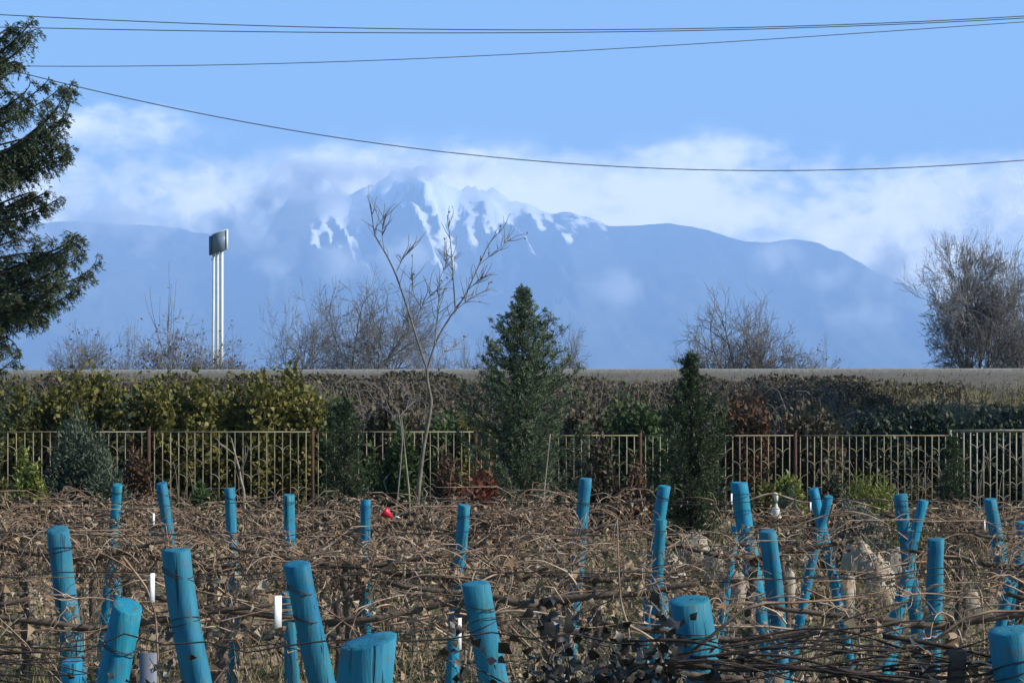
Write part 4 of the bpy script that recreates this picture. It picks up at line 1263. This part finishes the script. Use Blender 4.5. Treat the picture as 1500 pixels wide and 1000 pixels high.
for j, (pts, w_, Yd, lab, ties, lb) in enumerate(POSTS):
    post(pts, w_, Yd, lab, ties, lb, j, slant=-.25 if j == 4 else (.15 if j == 1 else 0))

p0 = at(217, 956, 8.6); t = MB(); t.box((0, 0, p0[2] / 2), (.030, .004, p0[2] / 2)); o = t.build("grey_plate", greym); o.location = (p0[0], 8.6, 0)
tag(o, "narrow grey plate standing just right of the short bright blue post", "plate")

# ------------------------------------------------------------------ trellis wires
for Yd, zs in ((5.5, (.75, 1.1, 1.4)), (8.9, (.5, .8, 1.1, 1.36)), (13.6, (.45, .75, 1.05, 1.3)), (17.8, (.45, .8, 1.1, 1.34)), (20.4, (.5, .9, 1.25))):
    ordn = {5.5: "nearest", 8.9: "second", 13.6: "third", 17.8: "fourth", 20.4: "farthest"}[Yd]
    for q, z in enumerate(zs):
        x = np.linspace(-.24 * Yd - .5, .24 * Yd + .5, 40)
        yo = rng.normal() * .02
        P = np.stack([x, Yd + .09 + x * 0 + yo, z + .012 * np.sin(x * 2.1 + q) + .01 * rng.normal(size=40)], -1)
        b = MB(); b.tube(P, .0016 + .00006 * Yd, 4, False)
        tag(b.build("trellis_wire", wirem), "%s dark wire of the %s vine row" % (("lowest", "second lowest", "third" if len(zs) > 3 else "top", "top")[q], ordn), "wire", "trellis wires")

# ------------------------------------------------------------------ grapevines
canem = rough_mat("vine_cane", [(.08, .042, .026), (.21, .13, .083), (.39, .275, .185), (.62, .50, .37)], 9, .8, .0)
woodm = rough_mat("vine_trunk_bark", [(.045, .032, .024), (.10, .075, .055), (.17, .13, .10)], 18, .95, .5)
dryl = leaf_mat("dry_vine_leaf", [(.07, .036, .022), (.19, .12, .07), (.32, .23, .14), (.44, .34, .23), (.56, .46, .33)], .7, .25, nscale=2.0)
darkl = leaf_mat("dark_vine_leaf", [(.010, .010, .010), (.022, .018, .018), (.035, .035, .022), (.05, .05, .028)], .45, .1, .4)


def curve_cane(rg, p, d, L, sag, wob=.16, n=9):
    d = d / np.linalg.norm(d); P = [p]
    for i in range(n):
        d = d + rg.normal(size=3) * wob + np.array([0, 0, -sag * (i / n)])
        d /= np.linalg.norm(d); P.append(P[-1] + d * L / n)
    P = np.array(P); P[:, 2] = np.maximum(P[:, 2], .02)
    return P


def vine_meshes(seed, ncane, nleaf, nhang, ztop=1.32, half=.62, tend=60, thick=1.0, zl=.62):
    rg = np.random.default_rng(seed)
    tr, cn, lf = MB(), MB(), MB()
    zc = ztop - .17
    P = np.array([(0, 0, -.1), (rg.normal() * .04, rg.normal() * .03, zc * .35), (rg.normal() * .06, rg.normal() * .03, zc * .7), (0, 0, zc)])
    u = np.linspace(0, 3, 16); Pi = np.stack([np.interp(u, np.arange(4), P[:, i]) for i in range(3)], -1) + rg.normal(size=(16, 3)) * .006
    for _ in range(2): Pi[1:-1] = Pi[:-2] * .25 + Pi[1:-1] * .5 + Pi[2:] * .25
    tr.tube(Pi, np.linspace(.026, .017, 16) * thick * (1 + .1 * rg.normal(size=16)), 7)
    for s in (-1, 1):
        x = np.linspace(0, s * half, 10)
        tr.tube(np.stack([x, rg.normal(size=10) * .008, zc + .10 * np.abs(x) / half + .012 * np.cumsum(rg.normal(size=10)) * .5], -1), np.linspace(.015, .008, 10) * thick, 6)
    allp = []
    for j in range(ncane):
        kind = rg.random()
        x0 = rg.uniform(-half, half)
        p = np.array([x0, rg.normal() * .05, zc + rg.uniform(-.08, .14)])
        s = rg.choice([-1, 1]); rr = rg.uniform(.0020, .0042)
        if kind < .34:      # tied along the wires
            d = np.array([s, rg.normal() * .12, rg.normal() * .25]); C = curve_cane(rg, p, d, rg.uniform(.4, 1.1), .05, .17)
            C[:, 2] = np.clip(C[:, 2], ztop - .30, ztop + .02 + .06 * rg.random())
        elif kind < .90:    # arching over and hanging
            d = np.array([s * rg.uniform(.2, 1.2), rg.normal() * .35, rg.uniform(.1, .8)]); C = curve_cane(rg, p, d, rg.uniform(.25, .7), .6, .20)
            over = C[:, 2] - ztop
            C[:, 2] = np.where(over > .02, ztop + .02 + over * .35, C[:, 2])
        else:               # crossing downwards
            d = np.array([s * rg.uniform(.1, 1.1), rg.normal() * .25, -1]); C = curve_cane(rg, p, d, rg.uniform(.3, .9), .1, .17)
        cn.tube(C, np.linspace(rr, .0012, len(C)) * thick * (1 + .22 * (np.arange(len(C)) % 2)), 4, False)
        allp.append(C)
        for q in range(rg.integers(0, 3)):      # side shoots
            i0 = rg.integers(2, len(C) - 1); dd = C[i0] - C[i0 - 1]; dd /= np.linalg.norm(dd) + 1e-9
            E = curve_cane(rg, C[i0], dd + rg.normal(size=3) * .9, rg.uniform(.08, .35), .3, .25, 6)
            cn.tube(E, np.linspace(rr * .6, .0009, len(E)) * thick, 3, False); allp.append(E)
    for j in range(nhang):
        p = np.array([rg.uniform(-half, half), rg.normal() * .06, rg.uniform(zc - .1, ztop)])
        C = curve_cane(rg, p, np.array([rg.normal() * .6, rg.normal() * .2, -1]), rg.uniform(.10, .32) if rg.random() < .88 else .8, .0, .16)
        cn.tube(C, np.linspace(.0026, .0012, len(C)) * thick, 3, False); allp.append(C)
    A = np.concatenate(allp)
    for j in range(tend):
        p = A[rg.integers(0, len(A))]
        C = curve_cane(rg, p, rg.normal(size=3), rg.uniform(.06, .22), .2, .55, 7)
        cn.tube(C, .0013 * thick, 3, False)
    P = A[rg.integers(0, len(A), nleaf * 2)] + rg.normal(size=(nleaf * 2, 3)) * np.array([.05, .05, .05])
    P = P[(P[:, 2] > zl) & (P[:, 2] < ztop + .04)][:nleaf]
    n = len(P)
    D = rg.normal(size=(n, 3)) * np.array([1, 1, .7]) + np.array([0, 0, -.9]); N = rg.normal(size=(n, 3))
    L = rg.uniform(.022, .055, n); lf.leaves(P, D, N, L, L * rg.uniform(.35, .9, n), .8, 1.3)
    return tr.mesh("trunk", True), cn.mesh("canes"), lf.mesh("dry_leaves")


VAR = {}
for key, args in {"near": [(s, 13, 50, 9) for s in (1, 2, 3)], "mid": [(s, 15, 110, 14) for s in (4, 5, 6)], "far": [(s, 25, 330, 36) for s in (7, 8, 9, 10)]}.items():
    VAR[key] = []
    for (s, nc, nl, nh) in args:
        th = {"near": 1.0, "mid": 1.15, "far": 1.5}[key]
        ms = vine_meshes(800 + s, nc, nl, nh, thick=th, tend={"near": 60, "mid": 80, "far": 90}[key], zl={"near": 1.0, "mid": .98, "far": .88}[key])
        for me, mm_ in zip(ms, (woodm, canem, dryl)): me.materials.append(mm_)
        VAR[key].append(ms)

ROWS = [("near", 5.75, [(-1.5, 1.38), (.75, 1.38), (1.3, 1.40), (1.9, 1.38)], "grapevine with heavy arms in the nearest row", "grapevines of the nearest row"),
        ("mid", 9.2, [(x, 1.33) for x in np.arange(-2.4, 2.5, .80)], "bare tangled grapevine in the second row", "grapevines of the second row"),
        ("far", 14.4, [(x, 1.22) for x in np.arange(-3.4, 3.5, .80)], "tangled grapevine with dry leaves in the third row", "grapevines of the third row"),
        ("far", 16.6, [(x, 1.16) for x in np.arange(-3.9, 4.0, .95)], "tangled grapevine with dry leaves between the third and fourth rows", "grapevines between the third and fourth rows"),
        ("far", 18.5, [(x, 1.27) for x in np.arange(-4.4, 4.5, .78)], "tangled grapevine with dry leaves in the fourth row", "grapevines of the fourth row"),
        ("far", 20.9, [(x, 1.24) for x in np.arange(-5.0, 5.1, .80)], "tangled grapevine with dry leaves in the farthest row", "grapevines of the farthest row")]
rv = np.random.default_rng(55)
for key, Yd, spots, lab, grp in ROWS:
    for x, zt in spots:
        x = x + rv.normal() * .08
        vpx = HX + x * F / Yd
        if Yd > 16 and (abs(vpx - 1018) < 95 or abs(vpx - 1275) < 100): continue
        if 14 < Yd < 15 and (abs(vpx - 1025) < 40 or abs(vpx - 1288) < 60): continue
        if Yd > 20 and vpx > 1060 and rv.random() < .45: continue
        t = thing("grapevine", lab, "grapevine", (x, Yd + rv.normal() * .05, float(height(x, Yd))), 0 if rv.random() < .5 else math.pi, grp)
        s = (zt + rv.normal() * .035) / 1.34
        t.scale = (rv.uniform(.92, 1.12), 1, s)
        ms = VAR[key][rv.integers(0, len(VAR[key]))]
        for nm, me in zip(("trunk", "canes", "dry_leaves"), ms):
            o = bpy.data.objects.new(nm, me); COL.objects.link(o); o.parent = t

# heavy bundled arms lying on the top wire of the nearest row
darkw = rough_mat("old_vine_bark", [(.02, .014, .012), (.05, .035, .028), (.10, .075, .058)], 22, .95, .5)


def arms(name, label, x0, x1, Yd, z, n, seed, rad=.007):
    rg = np.random.default_rng(seed); b = MB()
    for j in range(n):
        a0 = rg.uniform(x0 - .2, max(x0, x1 - .45)); L = rg.uniform(.4, max(.6, x1 - x0))
        x = np.linspace(a0, min(a0 + L, x1 + .02), 14)
        zz0 = z + rg.normal() * .03 - .02; k_ = rg.uniform(-.12, .12); rad_ = rad * rg.choice([.35, .5, .8, 1.6], p=[.5, .3, .17, .03])
        b.tube(np.stack([x, Yd + rg.normal() * .06 + .02 * np.sin(x * 5 + j), zz0 + k_ * (x - a0) + .03 * np.sin(x * rg.uniform(2, 6) + j) + .012 * np.sin(x * rg.uniform(9, 16) + j)], -1), np.linspace(rad_ * 1.2, rad_ * .6, 14) * (1 + .12 * rg.normal(size=14)), 6)
    return b


for lab, x0, x1, z, n, sd, cat in (("thick dark bundle of old vine arms lying along the wire at lower right", .44, 1.3, 1.40, 24, 1, 0), ("thick bundle of reddish vine arms along the wire in the lower left corner", -1.4, -.93, 1.40, 12, 2, 0)):
    t = thing("grapevine", lab, "grapevine", (x0 + .3, 5.45, 0))
    b = arms("", "", x0, x1, 5.45, z, n, sd, .0062); b.v = [v - np.array([x0 + .3, 5.45, 0]) for v in b.v]
    b.build("arms", darkw, t)
    tx = .2 if x0 > 0 else -.45; b = MB(); b.tube([(tx, .02, -.1), (tx + .06, .0, .5), (tx + .02, .01, 1.0), (tx + .05, 0, z)], [.03, .027, .024, .02], 8); b.build("trunk", woodm, t, True)

# dark leafy growth hanging from the nearest row
for px, top, w_, Yd, n, sd, lab in [(905, 838, 105, 5.7, 1900, 1, "dark leafy climber in front, black against the pale ground, left of the thick dark post"),
                                   (885, 905, 100, 5.6, 1100, 4, "lower dark leafy tuft under the dark climber"),
                                   (1240, 942, 150, 5.5, 1900, 2, "dark leafy mass hanging under the thick bundle of vine arms"),
                                   (1350, 945, 120, 5.6, 1300, 3, "dark leafy clump right of the hanging leafy mass"),
                                   (112, 930, 70, 7.0, 600, 5, "dark leafy clump over the low blue stump"),
                                   (265, 945, 50, 8.0, 260, 6, "small dark leafy plant at the foot of the bent post")]:
    rg = np.random.default_rng(900 + sd); s_ = Yd / F
    zt = EYE - (top - HY) * s_; x = (px - HX) * s_; hw = w_ / 2 * s_
    t = thing("leafy_climber", lab, "climbing plant", (x, Yd, 0))
    st = MB(); lf = MB(); allp = []
    for j in range(10 + w_ // 12):
        x0 = rg.normal() * hw * .5
        C = curve_cane(rg, np.array([x0 * .6, rg.normal() * .05, max(.02, zt - .62)]), np.array([rg.normal() * .35, rg.normal() * .2, 1]), rg.uniform(.3, .62), .15, .16)
        C[:, 2] = np.minimum(C[:, 2], zt + .02)
        st.tube(C, np.linspace(.004, .0015, len(C)), 4, False); allp.append(C[3:])
    st.tube([(0, 0, -.1), (.02, .0, zt * .3), (-.01, 0, max(.1, zt - .7))], .009, 6)
    A = np.concatenate(allp)
    P = A[rg.integers(0, len(A), n)] + rg.normal(size=(n, 3)) * np.array([hw * .28, .07, .05])
    L = rg.uniform(.02, .045, n); D = rg.normal(size=(n, 3)) + np.array([0, 0, -.3]); N = rg.normal(size=(n, 3)) + np.array([0, -.4, .3])
    lf.leaves(P, D, N, L, L * .8, .3, .5)
    st.build("stems", woodm, t); lf.build("leaves", darkl, t)

# a few single long shoots that stand out
SH = [(8.6, [(685, 985), (690, 930), (715, 900), (745, 893), (790, 896), (830, 905), (860, 908)], .0065, "long pale arched shoot right of the wrapped post"),
      (8.4, [(745, 915), (790, 960), (840, 1010)], .004, "straight pale shoot slanting down right of the wrapped post, left one of two"),
      (8.5, [(755, 905), (800, 945), (860, 992)], .004, "straight pale shoot slanting down right of the wrapped post, right one of two"),
      (7.4, [(910, 910), (940, 925), (970, 945), (992, 965)], .005, "pale bent shoot left of the thick dark post"),
      (11, [(1180, 862), (1210, 875), (1240, 905), (1255, 930)], .005, "dark arched shoot above the bundle of vine arms"),
      (12.5, [(1255, 870), (1290, 850), (1320, 843), (1340, 838)], .006, "pale shoot rising right in front of the cream coloured rock"),
      (8.2, [(180, 815), (215, 860), (228, 900), (232, 970)], .0045, "pale shoot falling left of the bent post"),
      (11.5, [(395, 822), (430, 822), (460, 812), (500, 806)], .005, "pale shoot crossing the top of the dark shaded post"),
      (6.4, [(900, 1000), (925, 930), (908, 880), (905, 800), (904, 760)], .003, "thin dark upright shoot above the dark leafy climber"),
      (12.0, [(545, 880), (610, 840), (690, 845), (760, 862)], .004, "wavy pale shoot left of the wrapped post"),
      (19.5, [(1090, 735), (1130, 720), (1180, 738), (1230, 728), (1290, 745)], .008, "pale shoot bridging the stout post and the crossed pair"),
      (17.0, [(1080, 800), (1130, 790), (1175, 765), (1240, 745), (1290, 760), (1330, 790)], .007, "long pale shoot arching from crossed pair to the right"),
      (20.0, [(755, 730), (775, 716), (800, 718), (835, 728)], .007, "pale arched shoot under the centre conifer")]
for j, (Yd, pts, r, lab) in enumerate(SH):
    P = np.array([at(x, y, Yd) for x, y in pts]); u = np.linspace(0, len(P) - 1, 24)
    Pi = np.stack([np.interp(u, np.arange(len(P)), P[:, i]) for i in range(3)], -1)
    for _ in range(3): Pi[1:-1] = Pi[:-2] * .25 + Pi[1:-1] * .5 + Pi[2:] * .25
    b = MB(); b.tube(Pi, np.linspace(r, r * .6, 24), 5); tag(b.build("vine_shoot", canem), lab, "vine shoot", "long single vine shoots")

# ------------------------------------------------------------------ red cone, white bottle
redm = rough_mat("red_plastic", [(.42, .012, .03), (.55, .02, .045)], 5, .4, .05)
p0 = at(569, 753, 16.8)
t = thing("red_cone", "small bright red plastic cone caught in the vines", "cone", p0)
b = MB(); r = 17 / 2 * 16.8 / F
b.tube([(-.034, 0, .022), (-.02, 0, .012), (.034, 0, -.026)], [r * .95, r * .9, .004], 14); b.build("cone", redm, t, False)
b = MB(); b.tube([(.03, 0, -.026), (.055, 0, -.014), (.075, 0, -.022)], .005, 6); b.build("cord", tagm, t)
botm = rough_mat("white_plastic", [(.52, .52, .42), (.62, .62, .52)], 10, .4, .1)
p0 = at(1137, 755, 21.4); s_ = 21.4 / F
t = thing("white_bottle", "white rounded plastic bottle stuck upside down on a stake", "bottle", (p0[0], 21.4, float(height(p0[0], 21.4))))
zb = p0[2] - float(height(p0[0], 21.4))
pr = [(-14, 2), (-13, 5), (-9, 7.2), (0, 8), (7, 7.4), (11, 5), (13, 2.6), (17, 2.2)]
b = MB(); b.tube([(0, 0, zb + a_ * s_) for a_, _ in pr], [q * s_ for _, q in pr], 14); b.build("body", botm, t, True)
b = MB(); b.tube([(0, 0, -.1), (0, .03, zb - .05)], .008, 6); b.build("stake", woodm, t)
b = MB(); b.tube([(0, 0, zb + 20 * s_), (0, 0, zb + 24 * s_), (-.005, 0, zb + 31 * s_), (-.02, 0, zb + 34 * s_)], [2.2 * s_, 3 * s_, 4.2 * s_, 1.5 * s_], 10); b.tube([(0, 0, zb + 15 * s_), (0, 0, zb + 22 * s_)], 1.5 * s_, 8)
b.build("neck", botm, t)
